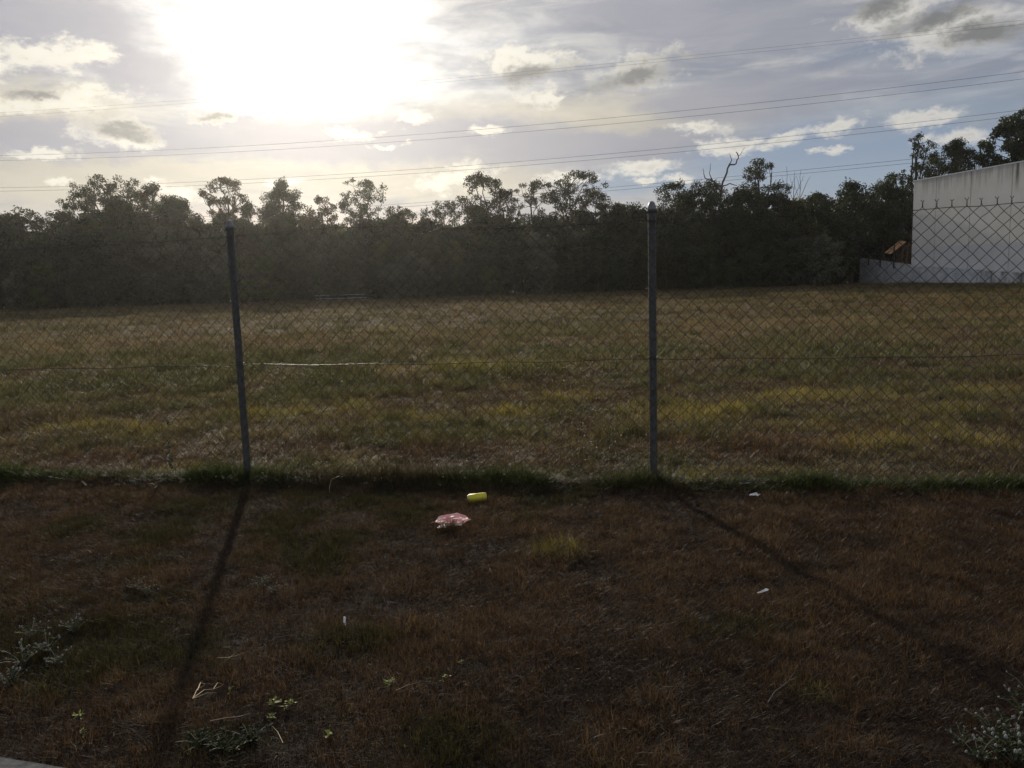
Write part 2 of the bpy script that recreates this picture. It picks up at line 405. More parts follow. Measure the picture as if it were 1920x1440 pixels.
# types 0-3 matted dead, 4-5 upright short, 6-7 leafy tall
TUFTS = proto_col('tuft_kinds',
    [blades(34, .065, (.03, .075), .0026, (.5, 1.5), (-.2, 1.2), 10 + i) for i in range(4)] +
    [blades(30, .055, (.025, .06), .0030, (0, .7), (.0, .9), 20 + i) for i in range(2)] +
    [blades(26, .05, (.06, .14), .0036, (0, .45), (.1, 1.5), 30 + i, 4) for i in range(2)] , M_grass)
TUFTS_DRY = proto_col('dry_tuft_kinds',
    [blades(46, .065, (.03, .075), .0018, (.4, 1.5), (-.2, 1.2), 110 + i) for i in range(4)] +
    [blades(40, .055, (.025, .06), .0021, (0, .7), (.0, .9), 120 + i) for i in range(2)] +
    [blades(26, .05, (.06, .14), .0036, (0, .45), (.1, 1.5), 130 + i, 4) for i in range(2)] , M_grassm)
def scatter(name, pts, idx, scl, colr, label, coll=TUFTS, tilt=.15):
    n = len(pts); r = np.random.default_rng(len(pts))
    rot = np.stack([r.normal(0, tilt, n), r.normal(0, tilt, n), r.random(n) * 6.283], -1)
    col4 = np.concatenate([np.clip(colr, 0.004, 1), np.ones((n, 1))], 1)
    me = mesh_np(name, pts, None, attrs={'rot': ('FLOAT_VECTOR', 'POINT', rot.astype(np.float32)), 'scl': ('FLOAT_VECTOR', 'POINT', scl.astype(np.float32)),
        'idx': ('INT', 'POINT', idx.astype(np.int32)), 'gcol': ('FLOAT_COLOR', 'POINT', col4.astype(np.float32))})
    o = link(name, me, M_grass)
    ng = bpy.data.node_groups.new(name + '_nodes', 'GeometryNodeTree')
    ng.interface.new_socket('Geometry', in_out='INPUT', socket_type='NodeSocketGeometry'); ng.interface.new_socket('Geometry', in_out='OUTPUT', socket_type='NodeSocketGeometry')
    gi = ng.nodes.new('NodeGroupInput'); go = ng.nodes.new('NodeGroupOutput')
    ip = ng.nodes.new('GeometryNodeInstanceOnPoints'); ci = ng.nodes.new('GeometryNodeCollectionInfo')
    ci.inputs['Collection'].default_value = coll; ci.inputs['Separate Children'].default_value = True; ci.inputs['Reset Children'].default_value = True
    ip.inputs['Pick Instance'].default_value = True
    def na(nm, ty):
        x = ng.nodes.new('GeometryNodeInputNamedAttribute'); x.data_type = ty; x.inputs['Name'].default_value = nm; return x.outputs[0]
    ng.links.new(gi.outputs[0], ip.inputs['Points']); ng.links.new(ci.outputs[0], ip.inputs['Instance'])
    ng.links.new(na('idx', 'INT'), ip.inputs['Instance Index']); ng.links.new(na('scl', 'FLOAT_VECTOR'), ip.inputs['Scale'])
    e2r = ng.nodes.new('FunctionNodeEulerToRotation'); ng.links.new(na('rot', 'FLOAT_VECTOR'), e2r.inputs[0]); ng.links.new(e2r.outputs[0], ip.inputs['Rotation'])
    ng.links.new(ip.outputs[0], go.inputs[0])
    md = o.modifiers.new('scatter', 'NODES'); md.node_group = ng
    return tag(o, label, 'grass', kind='stuff')
def region(y0, y1, dens, marg=2.5):
    n = int(dens * (y1 - y0) * ((y1 + .6) * .66 * 2 + 2 * marg)); Wm = (y1 + .6) * .66 + marg
    x = RNG.uniform(-Wm, Wm, n); y = RNG.uniform(y0, y1, n)
    k_ = np.abs(x) < (y + .6) * .66 + marg
    return x[k_], y[k_]
def lerp(a, c, f): f = np.clip(f, 0, 1)[:, None]; return np.array(a) * (1 - f) + np.array(c) * f
def sst(v, a, c): t_ = np.clip((v - a) / (c - a), 0, 1); return t_ * t_ * (3 - 2 * t_)
def gauss(x, y, cx, cy, sx, sy): return np.exp(-((x - cx) / sx) ** 2 - ((y - cy) / sy) ** 2)
def patch(x, y, px, py, wpx, hy=None, wob=.5):         # a patch of other-coloured grass centred where the photo shows it
    c = G(px, py); c2 = G(px + wpx, py); sx = abs(c2.x - c.x); sy = hy or sx * .5
    return np.clip(gauss(x, y, c.x, c.y, sx, sy) * (.3 + 1.5 * fbm(x * 3 / max(1, sx), y * 3 / max(1, sx), 3)), 0, 1)
# --- verge between path and fence: short matted reddish-brown grass
x, y = region(2.0, 6.6, 1300)
k_ = (y > path_edge(x) + RNG.normal(0.0, .02, len(x))) & (y < fence_y(x) + .02); x, y = x[k_], y[k_]
nA = fbm(x * .9, y * .9, 4); nB = fbm(x * 2.7 + 40, y * 2.7, 4); nC = fbm(x * 7 + 9, y * 7, 2)
col = lerp((.055, .036, .026), (.102, .068, .045), sst(nB * .6 + nC * .4, .36, .64))
col = col * (1 - .0) 
grn = sst(nA * .6 + nB * .4, .53, .66)
grn = np.maximum(grn * .75, .9 * patch(x, y, 430, 1400, 110)); grn = np.maximum(grn, .7 * patch(x, y, 1380, 1180, 120)); grn = np.maximum(grn, .7 * patch(x, y, 260, 1060, 90))
col = lerp([0, 0, 0], [0, 0, 0], nA) + col * (1 - grn)[:, None] + np.array((.030, .036, .014)) * grn[:, None]
yel = np.maximum(patch(x, y, 1035, 1035, 45, .12), patch(x, y, 1530, 1300, 30, .05)) * .9
col = col * (1 - yel)[:, None] + np.array((.15, .135, .04)) * yel[:, None]
fc = np.maximum(gauss(x, y, G(893, 950).x, G(893, 950).y, .09, .022), gauss(x, y, G(846, 999).x, G(846, 999).y, .12, .03))
idx = RNG.integers(0, 4, len(x)); u = RNG.random(len(x)) * (1 - fc); idx = np.where(u < .42 + .4 * grn, RNG.integers(4, 6, len(x)), idx)
s = RNG.uniform(.6, 1.15, len(x)) * (.65 + .7 * nC) ; s = s * (1 + .5 * yel)
zs = s * (.5 + .8 * nB) * (1 + 1.5 * fc)
scatter('verge_grass', np.stack([x, y, gh(x, y)], -1), idx, np.stack([s, s, zs], -1), col * RNG.uniform(.7, 1.3, (len(x), 1)),
        'short matted reddish brown grass between the path and the wire fence', TUFTS_DRY)
# --- unmown grass right along the fence foot
n = 13000
x = RNG.uniform(-10, 10, n); dd_ = RNG.normal(.08, .10, n); y = fence_y(x) + dd_
ln_ = fbm(x * 1.3 + 3, x * 0 + 2, 3); gap = 1 - np.exp(-((x - G(1075, 905).x) / .22) ** 2) * .9 - np.exp(-((x - G(1285, 912).x) / .12) ** 2) * .5
hgt = np.clip(.80 + 1.9 * (ln_ - .42), .3, 1.7) * np.clip(gap, .15, 1) * np.exp(-(dd_ - .03) ** 2 / .03)
grn = sst(fbm(x * .8 + 77, y * .8, 3), .3, .6)
grn = np.clip(grn + (x > G(1100, 900).x) * .4, 0, 1)
col = lerp((.060, .050, .026), (.045, .066, .018), grn)
idx = np.where(RNG.random(n) < .7, RNG.integers(6, 8, n), RNG.integers(4, 6, n))
s = RNG.uniform(.75, 1.2, n)
scatter('fence_line_grass', np.stack([x, y, gh(x, y)], -1), idx, np.stack([s, s, s * hgt], -1), col * RNG.uniform(.7, 1.3, (n, 1)),
        'taller green unmown grass along the foot of the wire fence')
# --- field
def field_col(x, y):
    nA = fbm(x * .16, y * .30, 4); nB = fbm(x * .7 + 20, y * 1.1, 4); nC = fbm(x * .35 + 60, y * .5 + 5, 4); nC2 = fbm(x * 2.1 + 20, y * 2.4, 3)
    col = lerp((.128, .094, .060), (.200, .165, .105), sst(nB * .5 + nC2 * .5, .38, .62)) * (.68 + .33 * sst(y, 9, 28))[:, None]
    far = sst(y, 16, 30)
    mid = np.exp(-((y - 13.5) / 4.5) ** 2)
    nD = fbm(x * 1.5 + 3, y * 1.7 + 8, 3)
    g = sst(nA * .25 + nC * .3 + nD * .45 + .06 * mid - .03 * far, .49, .62)
    g = np.clip(g + .25 * np.exp(-np.clip(y - fence_y(x), 0, 9) / .5), 0, 1)
    g = np.maximum(g, .8 * patch(x, y, 100, 750, 130, 1.0)); g = np.maximum(g, .7 * patch(x, y, 1050, 610, 160, 3))
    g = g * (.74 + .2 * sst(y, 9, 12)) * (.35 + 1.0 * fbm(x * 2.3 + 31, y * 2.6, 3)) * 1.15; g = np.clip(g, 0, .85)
    col = col * (1 - g)[:, None] + np.array((.075, .088, .036)) * g[:, None]
    rb = np.maximum(patch(x, y, 130, 865, 230, .45), np.maximum(patch(x, y, 1480, 835, 330, .55), patch(x, y, 900, 850, 200, .35))) * .85
    col = col * (1 - rb)[:, None] + np.array((.105, .062, .040)) * rb[:, None]
    ye = np.zeros(len(x))
    for (px, py, w_, h_) in [(1290, 778, 110, .5), (1250, 782, 60, .4), (1380, 772, 40, .3), (280, 808, 70, .4), (170, 800, 90, .35), (960, 776, 60, .4), (1650, 832, 90, .28), (1830, 828, 80, .3), (1060, 748, 60, .4),
                             (660, 765, 40, .4), (800, 785, 50, .3), (730, 620, 40, 1.2), (560, 780, 120, .4), (1850, 735, 60, .5), (1520, 745, 120, .4), (880, 690, 160, .8), (1740, 800, 60, .3)]:
        ye = np.maximum(ye, patch(x, y, px, py, w_, h_))
    ye = np.maximum(ye, .5 * (1 - sst(y, 10, 16)) * sst(fbm(x * 1.4 + 7, y * 1.8 + 3, 4), .66, .78)); ye = ye * (.3 + 1.2 * fbm(x * 3.1 + 3, y * 3.4, 2)); ye = np.clip(ye * .72, 0, 1)
    col = col * (1 - ye)[:, None] + np.array((.26, .235, .075)) * ye[:, None]
    return col, g, ye
def field(name, y0, y1, dens, sc, lab, xyr=1.0, first=False, coll=TUFTS):
    x, y = region(y0, y1, dens)
    if first: k_ = y > fence_y(x) + .0; x, y = x[k_], y[k_]
    col, g, ye = field_col(x, y)
    n = len(x); nC = fbm(x * 2.2 + 9, y * 2.2, 3)
    idx = RNG.integers(0, 4, n); u = RNG.random(n)
    idx = np.where(u < .5, RNG.integers(4, 6, n), idx); idx = np.where(u < .10 + .25 * g + .2 * ye, RNG.integers(6, 8, n), idx)
    s = RNG.uniform(.8, 1.3, n) * sc; zs = s * (.45 + .95 * nC) * (1 + .25 * g) / xyr
    zs = zs * (1 + 1.3 * sst(y, 70, 75.5))
    if first: zs = zs * (.75 + .3 * sst(y - fence_y(x), 0, 2))
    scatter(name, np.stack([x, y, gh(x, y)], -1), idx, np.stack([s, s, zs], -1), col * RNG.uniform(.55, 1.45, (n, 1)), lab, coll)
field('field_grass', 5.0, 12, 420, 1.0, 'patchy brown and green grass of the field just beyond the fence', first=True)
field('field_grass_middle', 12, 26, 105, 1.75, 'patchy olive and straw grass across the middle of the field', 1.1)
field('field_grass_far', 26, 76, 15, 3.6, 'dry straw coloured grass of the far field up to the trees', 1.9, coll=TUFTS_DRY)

# ------------------------------------------------------------------ chain-link fence
FH = 2.0
fang = math.atan2(fd.y, fd.x)
fence = empty('chain_link_fence', (fenceL.x, fenceL.y, 0), fang, 'tall galvanised chain-link wire fence on round steel posts, crossing between the verge and the field', 'fence')
def gl(u_):                                  # ground height along the fence
    return float(gh(fenceL.x + fd.x * u_, fenceL.y + fd.y * u_))
PR = .028
pm = MB(); pm.lathe([(PR, -.4), (PR, 2.0)], 20)
pme = pm.data('post', True)
cm = MB(); cm.lathe([(PR + .001, 1.985), (PR + .004, 1.985), (PR + .004, 2.02), (PR * .98, 2.035), (PR * .8, 2.052), (PR * .45, 2.064), (0.0005, 2.068)], 20)
cme = cm.data('post_cap', True)
bm_ = MB()
bm_.tube([(PR * 1.15 * math.cos(a), PR * 1.15 * math.sin(a), .006 * math.sin(a * 2)) for a in np.linspace(0, 6.283, 15)], .0022, 5)
bme = bm_.data('tie_wire', True)
for j, (u_, lean) in enumerate([(-BAY, .004), (0, .0), (BAY, 0), (2 * BAY, .006)]):
    po = link('post', pme, M_galv, fence); po.location = (u_, 0.045, 0); po.rotation_euler = (0, lean, 0)
    link('post_cap', cme, M_cap, po)
    for h in (1.93, .96, .05): link('tie_wire', bme, M_wire, po).location = (0, 0, h)
# woven zigzag wires, one panel per bay
s_ = .0455; WD = 2 * s_; rows = int((1.98 - .03) / s_)
nw = int(round(BAY / s_)); nw += nw % 2; s_x = BAY / nw
def mesh_panel(seed):
    r = np.random.default_rng(seed); mb = MB(); rw = .0021
    NX = nw + 1
    # knot positions wander a little so that the diamonds are not perfect
    jit = r.normal(0, .0022, (NX + 2, rows + 2)); jz = r.normal(0, .0018, (NX + 2, rows + 2))
    th = np.arange(4) * math.pi / 2
    for i in range(nw):
        pts = []
        for k2 in range(rows + 1):
            sgn = 1 if (i + k2) % 2 == 0 else -1
            e = i if sgn < 0 else i + 1       # grid column the knot sits on
            X = e * s_x; Z = .035 + k2 * s_
            bow = .004 * math.sin(Z * 5 + e * .05 + seed) + .010 * math.sin(X * 2.1 + seed)
            jx, jjz = jit[e, k2], jz[e, k2]
            pts.append((X + jx - sgn * .0035, bow - .0022, Z + jjz - .004)); pts.append((X + jx - sgn * .0002, bow + sgn * .001, Z + jjz)); pts.append((X + jx - sgn * .0035, bow + .0022, Z + jjz + .004))
        mb.tube(pts, rw, 4, False)
        # top end twisted with its neighbour, the cut end splaying out
        sgn = 1 if (i + rows) % 2 == 0 else -1
        e = i if sgn < 0 else i + 1; X = e * s_x + jit[e, rows]; Z0 = .035 + rows * s_
        tl = .030 + r.normal(0, .002)
        q_ = [(X - sgn * .002 * math.cos(a * 6), .002 * math.sin(a * 6) * sgn, Z0 + tl * a) for a in np.linspace(0, 1, 6)]
        q_.append((X + sgn * (.012 + r.normal(0, .002)), r.normal(0, .002), Z0 + tl + .017 + r.normal(0, .002)))
        mb.tube(q_, rw, 4, False)
    return mb.data('wire_mesh')
panels = [mesh_panel(1), mesh_panel(5)]
for j in range(-2, 3):
    o = link('wire_mesh', panels[j % 2], M_wire, fence); o.location = (j * BAY, 0, 0.0); tag(o, 'woven diamond wire mesh')
    o.rotation_euler = (0, 0, 0)
# strained line wires woven through
def strand(name, zf, r_, lab):
    us = np.linspace(-2 * BAY, 3 * BAY, 260); mb = MB()
    mb.tube([(u_, -.006 + .004 * math.sin(u_ * 9), zf(u_)) for u_ in us], r_, 6)
    return tag(mb.build(name, M_wire, fence, True), lab)
def ztop(u_):
    f = (u_ / BAY) % 1
    if 0 <= u_ <= BAY: return 1.935 + .035 * math.exp(-((f - .30) / .17) ** 2) - .02 * math.exp(-((f - .75) / .2) ** 2) + .003 * math.sin(u_ * 17)
    return 1.935 - .03 * math.sin(math.pi * f) + .045 * f * (u_ > BAY) + .003 * math.sin(u_ * 15)
strand('line_wire', ztop, .0026, 'top line wire')
strand('line_wire', lambda u_: .955 - .012 * math.sin(math.pi * ((u_ / BAY) % 1)) + ((.004)) * math.sin(u_ * 7), .0030, 'middle line wire')
strand('line_wire', lambda u_: .06 + .004 * math.sin(u_ * 5), .002, 'bottom line wire')

# ------------------------------------------------------------------ power lines behind the trees
def powerline(pts, lab, rad=.021):
    # pts: photo points that the wire crosses; the line runs obliquely, nearer on the right
    out = []
    for (px, py) in pts:
        d = ray(px, py); a = d.x / d.y
        Y = 118 / (1 + .23 * a * 1.0); Y = Y if a < 2 else 60
        out.append(P(px, py, Y))
    X = np.array([p.x for p in out]); Yv = np.array([p.y for p in out]); Z = np.array([p.z for p in out])
    cy = np.polyfit(X, Yv, 1); cz = np.polyfit(X, Z, 2)
    xs_ = np.linspace(-150, 130, 90)
    mb = MB(); mb.tube([(x_, np.polyval(cy, x_), np.polyval(cz, x_)) for x_ in xs_], rad, 5)
    o = mb.build('power_line', M_cable, None, True)
    return tag(o, lab, 'power line', 'power lines crossing the sky behind the trees')
powerline([(430, 181), (850, 148), (1340, 98), (1920, 38)], 'topmost thin power line in the sky, upper of the highest pair', .012)
powerline([(430, 187), (850, 154), (1340, 104), (1920, 46)], 'second highest thin power line, lower wire of the highest pair', .012)
powerline([(0, 292), (480, 272), (960, 238), (1440, 191), (1920, 134)], 'upper wire of the second pair of power lines down')
powerline([(0, 301), (480, 283), (960, 249), (1440, 203), (1920, 148)], 'lower wire of the second pair of power lines down')
powerline([(0, 352), (480, 336), (960, 304), (1440, 259), (1920, 206)], 'upper wire of the third pair, just above the tree tops at left')
powerline([(0, 358), (480, 344), (960, 312), (1440, 267), (1920, 217)], 'lower wire of the third pair, just above the tree tops at left')
powerline([(770, 381), (1130, 353), (1445, 324), (1690, 300), (1850, 284)], 'upper wire of the lowest pair, passing behind the tree crowns')
powerline([(770, 387), (1130, 359), (1445, 331), (1690, 307), (1850, 292)], 'lower wire of the lowest pair, passing behind the tree crowns')

# ------------------------------------------------------------------ trees
def rnd_dirs(r, n):
    v = r.normal(0, 1, (n, 3)); return v / np.linalg.norm(v, axis=1)[:, None]
def leaf_mesh(centres, radii, per, size, aspect, seed, droop=.4, flat=.75):
    r = np.random.default_rng(seed)
    nc = len(centres); per = np.asarray(per) if np.ndim(per) else np.full(nc, per)
    ci = np.repeat(np.arange(nc), per); n = len(ci)
    d = rnd_dirs(r, n) * (r.random(n) ** .45)[:, None]; d[:, 2] *= flat
    lump = rnd_dirs(r, nc * 3).reshape(nc, 3, 3)             # sub-lumps
    sub = r.integers(0, 3, n); d = d * .75 + lump[ci, sub] * .45 * r.random(n)[:, None]
    c = np.asarray(centres)[ci] + d * np.asarray(radii)[ci][:, None]
    ax = rnd_dirs(r, n); ax[:, 2] -= droop; ax /= np.linalg.norm(ax, axis=1)[:, None]
    sd = np.cross(ax, rnd_dirs(r, n)); sd /= np.linalg.norm(sd, axis=1)[:, None] + 1e-9
    L = size * r.uniform(.6, 1.3, n); w = L * aspect
    a = ax * (L / 2)[:, None]; s = sd * (w / 2)[:, None]
    V = np.stack([c - a, c + s - a * .15, c + a, c - s - a * .15], 1).reshape(-1, 3)
    Q = np.arange(n * 4).reshape(-1, 4)
    clv = r.normal(0, .30, nc)
    lv = np.repeat(np.clip(r.normal(.42, .2, n) + clv[ci], 0, 1), 4)
    return mesh_np('crown', V, Q, attrs={'lv': ('FLOAT', 'POINT', lv.astype(np.float32))})
def curve(p, q, r, wob, n=6, sag=0):
    t = np.linspace(0, 1, n)[:, None]; p = np.asarray(p, float); q = np.asarray(q, float)
    L = np.linalg.norm(q - p)
    w = r.normal(0, wob * L, (n, 3)) * np.sin(np.pi * t); pt = p + (q - p) * t + w
    pt[:, 2] += sag * L * np.sin(np.pi * t[:, 0])
    return pt
def make_tree(H, Wd, base, kind, seed, nclump, per, clr=.8, size=.26, nlimb=5, shape='oval', trunk_r=None, lean=0, aspect=.45, droop=.4, flat=.75):
    """returns (wood mesh, leaf mesh). H height, Wd crown width, base = height of lowest foliage"""
    r = np.random.default_rng(seed)
    CH = H - base; tr = trunk_r or H * .016
    # clump centres inside the crown outline
    cs = []
    while len(cs) < nclump:
        u_, v_ = r.uniform(-1, 1, 2), r.random()
        if np.hypot(*u_) > 1: continue
        if shape == 'oval': w = math.sqrt(max(0, 1 - (2 * v_ - 1) ** 2)) * (.95 if v_ < .6 else 1)
        elif shape == 'dome': w = math.sqrt(max(0, 1 - v_ ** 2.4)) * (.75 + .25 * min(1, v_ * 3))
        elif shape == 'flat': w = (.35 + .9 * v_) * math.sqrt(max(0, 1 - max(0, (v_ - .55) / .45) ** 2 * .85)) 
        elif shape == 'cone': w = (1 - v_) ** .8
        else: w = 1
        rr = np.hypot(*u_)
        if kind == 'dense' or rr > .3 or r.random() < .4:
            cs.append((u_[0] * w * (Wd / 2 - clr * .4), u_[1] * w * (Wd / 2 - clr * .4), base + clr * .4 + v_ * (CH - clr * .9)))
    cs = np.array(cs); cs[:, 0] += lean * (cs[:, 2] / H)
    rad = clr * r.uniform(.65, 1.25, nclump) * (1 if kind == 'dense' else .9)
    mb = MB()
    # trunk
    top = np.array((lean * .8 + r.normal(0, .1), r.normal(0, .2), base + CH * (.55 if kind == 'airy' else .7)))
    tp = curve((0, 0, -.3), top, r, .02, 9); mb.tube(tp, np.linspace(tr * 1.15, tr * .35, 9), 6)
    # limbs towards groups of clumps
    seeds = cs[r.choice(nclump, min(nlimb, nclump), replace=False)]
    own = np.argmin(((cs[:, None] - seeds[None]) ** 2).sum(-1), 1)
    for k2 in range(len(seeds)):
        g = cs[own == k2]
        if len(g) == 0: continue
        end = g.mean(0); f = r.uniform(.35, .9); j = int(f * 8); st = tp[j]
        if end[2] < st[2] + .3: j = max(2, j - 3); st = tp[j]
        lp = curve(st, end, r, .05, 7, .06); lr = np.linspace(tr * (1.1 - .8 * j / 8) * .62, tr * .2, 7)
        mb.tube(lp, lr, 5)
        for c in g:
            jj = int(np.argmin(((lp - c) ** 2).sum(-1))); jj = max(1, min(jj, 5))
            mb.tube(curve(lp[jj], c + r.normal(0, .1, 3), r, .07, 4, .03), np.linspace(tr * .22, tr * .06, 4), 4, False)
    per_i = np.maximum(8, (per * (rad / clr) ** 2).astype(int))
    return mb.data('trunk', True), leaf_mesh(cs, rad, per_i, size, aspect, seed + 1, droop, flat)
def place_tree(name, meshes, mats, x, y, rz, label, group=None, cat='tree', sc=1.0):
    t_ = empty(name, (x, y, 0), rz, label, cat, group); t_.scale = (sc, sc, sc)
    link('trunk', meshes[0], mats[1], t_); link('crown', meshes[1], mats[0], t_)
    return t_
TD = 78.0                                     # the tall trees stand a little behind the field's edge
def htop(px, py, Y): return P(px, py, Y).z
def wpx(w, Y): return w / F * Y
# tall individuals along the skyline: photo x, top y, crown width px, crown bottom y, kind, shape, distance ...
SKY = [
 (35, 388, 120, 470, 'airy', 'oval', 80, M_leafC, 'low spreading grey-green eucalypt at the far left end of the tree line'),
 (118, 392, 110, 470, 'airy', 'oval', 84, M_leafB, 'scraggy eucalypt, second along the tree line from the left edge'),
 (212, 330, 150, 430, 'airy', 'flat', 80, M_leafC, 'tall broad open-crowned eucalypt above the left tree mass'),
 (160, 352, 100, 440, 'airy', 'oval', 83, M_leafC, 'thin-leaved eucalypt leaning out of the broad left eucalypt'),
 (285, 346, 80, 420, 'airy', 'oval', 82, M_leafD, 'reddish brown open eucalypt just right of the broad left eucalypt'),
 (218, 368, 110, 520, 'dense', 'dome', 76, M_leafA, 'dark dome-shaped tree standing in front of the broad left eucalypt'),
 (325, 368, 130, 520, 'dense', 'dome', 79, M_leafA, 'smooth rounded dark tree left of the lone tall eucalypt'),
 (420, 323, 82, 402, 'airy', 'oval', 80, M_leafD, 'lone tall eucalypt with see-through rounded crown above the left post'),
 (462, 378, 38, 470, 'dense', 'oval', 78, M_leafA, 'narrow dark upright tree between the lone eucalypt and the dense domed tree'),
 (527, 337, 82, 425, 'dense', 'dome', 80, M_leafC, 'dense egg-shaped eucalypt standing alone above the tree line'),
 (604, 364, 52, 430, 'airy', 'oval', 82, M_leafD, 'small open eucalypt between the egg-shaped tree and a taller open one'),
 (673, 332, 96, 420, 'airy', 'flat', 80, M_leafC, 'open eucalypt with three tufted limbs left of the picture centre'),
 (748, 383, 70, 440, 'airy', 'oval', 80, M_leafB, 'low rounded eucalypt in the dip left of the centre'),
 (832, 378, 84, 430, 'airy', 'flat', 82, M_leafB, 'low flat-topped eucalypt just left of the tall centre tree'),
 (902, 320, 96, 410, 'airy', 'oval', 80, M_leafA, 'tall dark tufted eucalypt at the centre of the tree line'),
 (945, 352, 56, 430, 'airy', 'oval', 81, M_leafA, 'dark lower eucalypt against the right side of the tall centre tree'),
 (992, 336, 60, 420, 'airy', 'oval', 82, M_leafC, 'slender eucalypt between the tall centre tree and the broad open one'),
 (1068, 322, 130, 410, 'airy', 'flat', 80, M_leafC, 'broad fine-branched eucalypt left of the right fence post'),
 (1115, 352, 80, 430, 'airy', 'oval', 81, M_leafC, 'thin drooping eucalypt on the right shoulder of the broad fine-branched one'),
 (1160, 378, 70, 450, 'dense', 'dome', 79, M_leafA, 'low dark tree in the dip left of the right fence post top'),
 (1262, 334, 96, 430, 'airy', 'oval', 78, M_leafA, 'dark eucalypt rising right of the right fence post top'),
 (1318, 334, 90, 440, 'dense', 'oval', 79, M_leafA, 'dark leafy tree left of the dead tree'),
 (1423, 294, 66, 372, 'airy', 'oval', 80, M_leafC, 'tall small-crowned eucalypt right of the dead tree'),
 (1462, 334, 44, 400, 'airy', 'oval', 79, M_leafA, 'small dark tufted tree below the tall small-crowned eucalypt'),
 (1390, 350, 80, 440, 'dense', 'dome', 77, M_leafA, 'dark tree at the foot of the tall small-crowned eucalypt'),
 (1530, 362, 90, 440, 'dense', 'dome', 80, M_leafB, 'low olive tree in the gap right of the bare saplings'),
 (1600, 338, 100, 440, 'dense', 'dome', 82, M_leafA, 'broad dark tree with bumpy top left of the building'),
 (1662, 336, 90, 440, 'dense', 'dome', 84, M_leafA, 'dark tree touching the left side of the building'),
]
for k2, (px, ty, cw, cb, kind, shape, Y, mt, lab) in enumerate(SKY):
    p0 = P(px, ty, Y); H = p0.z; Wd = wpx(cw, Y) * 1.18; base = max(.8, P(px, cb + 18, Y).z)
    area = Wd * (H - base)
    if kind == 'airy':
        nc = int(area * 1.9) + 6
        mm = make_tree(H, Wd, base, 'airy', 100 + k2, nc, 95, .66, .22, max(4, int(Wd)), shape)
    else:
        nc = int(area * 1.9) + 6
        mm = make_tree(H, Wd, base, 'dense', 100 + k2, nc, 170, .80, .23, 6, shape)
    place_tree('eucalypt_tree' if 'eucalypt' in lab else 'dark_tree', mm, (mt, M_bark if kind == 'airy' else M_barkd), p0.x, Y, 0, lab)
# feathery casuarina and the big tree behind the building
def near_tree(px, ty, cw, cb, Y, kind, shape, mt, lab, nm, seed, nc, per, clr, size, aspect, droop, flat=.75):
    p0 = P(px, ty, Y); base = P(px, cb, Y).z
    mm = make_tree(p0.z, wpx(cw, Y), base, kind, seed, nc, per, clr, size, 7, shape, None, 0, aspect, droop, flat)
    return place_tree(nm, mm, (mt, M_barkd), p0.x, Y, 0, lab)
near_tree(1790, 262, 150, 365, 88, 'dense', 'dome', M_leafA, 'broad dark bushy tree behind the left end of the pale building', 'dark_tree', 301, 95, 190, .85, .25, .35, .3)
near_tree(1722, 250, 74, 370, 86, 'airy', 'oval', M_leafA, 'wispy dark crown left of the bushy tree, above the building corner', 'dark_tree', 302, 34, 120, .60, .22, .4, .4)
near_tree(1845, 262, 60, 345, 87, 'airy', 'oval', M_leafA, 'small wispy dark crown between the bushy tree and the tall tree at the right edge', 'dark_tree', 305, 22, 120, .60, .22, .4, .4)
near_tree(1925, 198, 165, 340, 84, 'dense', 'dome', M_leafA, 'tall leafy tree behind the pale building at the right edge', 'broadleaf_tree', 303, 150, 180, .85, .28, .5, .3)
near_tree(1690, 322, 80, 385, 86, 'airy', 'flat', M_leafA, 'low flat tuft of branches just left of the building corner', 'dark_tree', 304, 30, 120, .60, .22, .4, .4)

# dead tree with crooked bare limbs
DY = 77.5
dt = empty('dead_tree', (P(1347, 540, DY).x, DY, 0), 0, 'dead tree with crooked bare limbs standing above the dark crowns', 'tree')
def bare(parent, polys, Y, ox):
    for nm, pp, r0_, r1_ in polys:
        pts = [P(a, c, Y + dyy) for (a, c, dyy) in pp]
        V = [(p.x - ox, p.y - Y, p.z) for p in pts]
        # resample with small kinks
        r = np.random.default_rng(int(pp[0][0]))
        fine = [V[0]]
        for a, c in zip(V[:-1], V[1:]):
            for f in (.33, .66, 1): fine.append(tuple(np.array(a) * (1 - f) + np.array(c) * f + (r.normal(0, .05, 3) if f < 1 else 0)))
        mb = MB(); mb.tube(fine, np.linspace(r0_, r1_, len(fine)), 6); mb.build(nm, M_dead if nm != 'twig' else M_dead, parent, True)
bare(dt, [('trunk', [(1347, 545, 0), (1347, 470, 0), (1347, 400, 0), (1353, 352, 0)], .17, .11),
          ('limb', [(1353, 352, 0), (1362, 326, .3), (1366, 312, .4), (1380, 307, .5), (1385, 296, .6), (1380, 285, .5)], .10, .04),
          ('limb', [(1366, 312, .4), (1372, 300, .2), (1368, 288, 0)], .06, .02),
          ('limb', [(1353, 352, 0), (1338, 340, -.5), (1322, 334, -.8), (1318, 316, -.8)], .09, .02),
          ('limb', [(1353, 352, 0), (1368, 344, .5), (1382, 348, .8)], .07, .03),
          ('limb', [(1338, 340, -.5), (1330, 325, -.3), (1333, 306, -.2)], .05, .015),
          ('limb', [(1380, 285, .5), (1386, 292, .6), (1396, 277, .8)], .04, .012)], DY, P(1347, 540, DY).x)
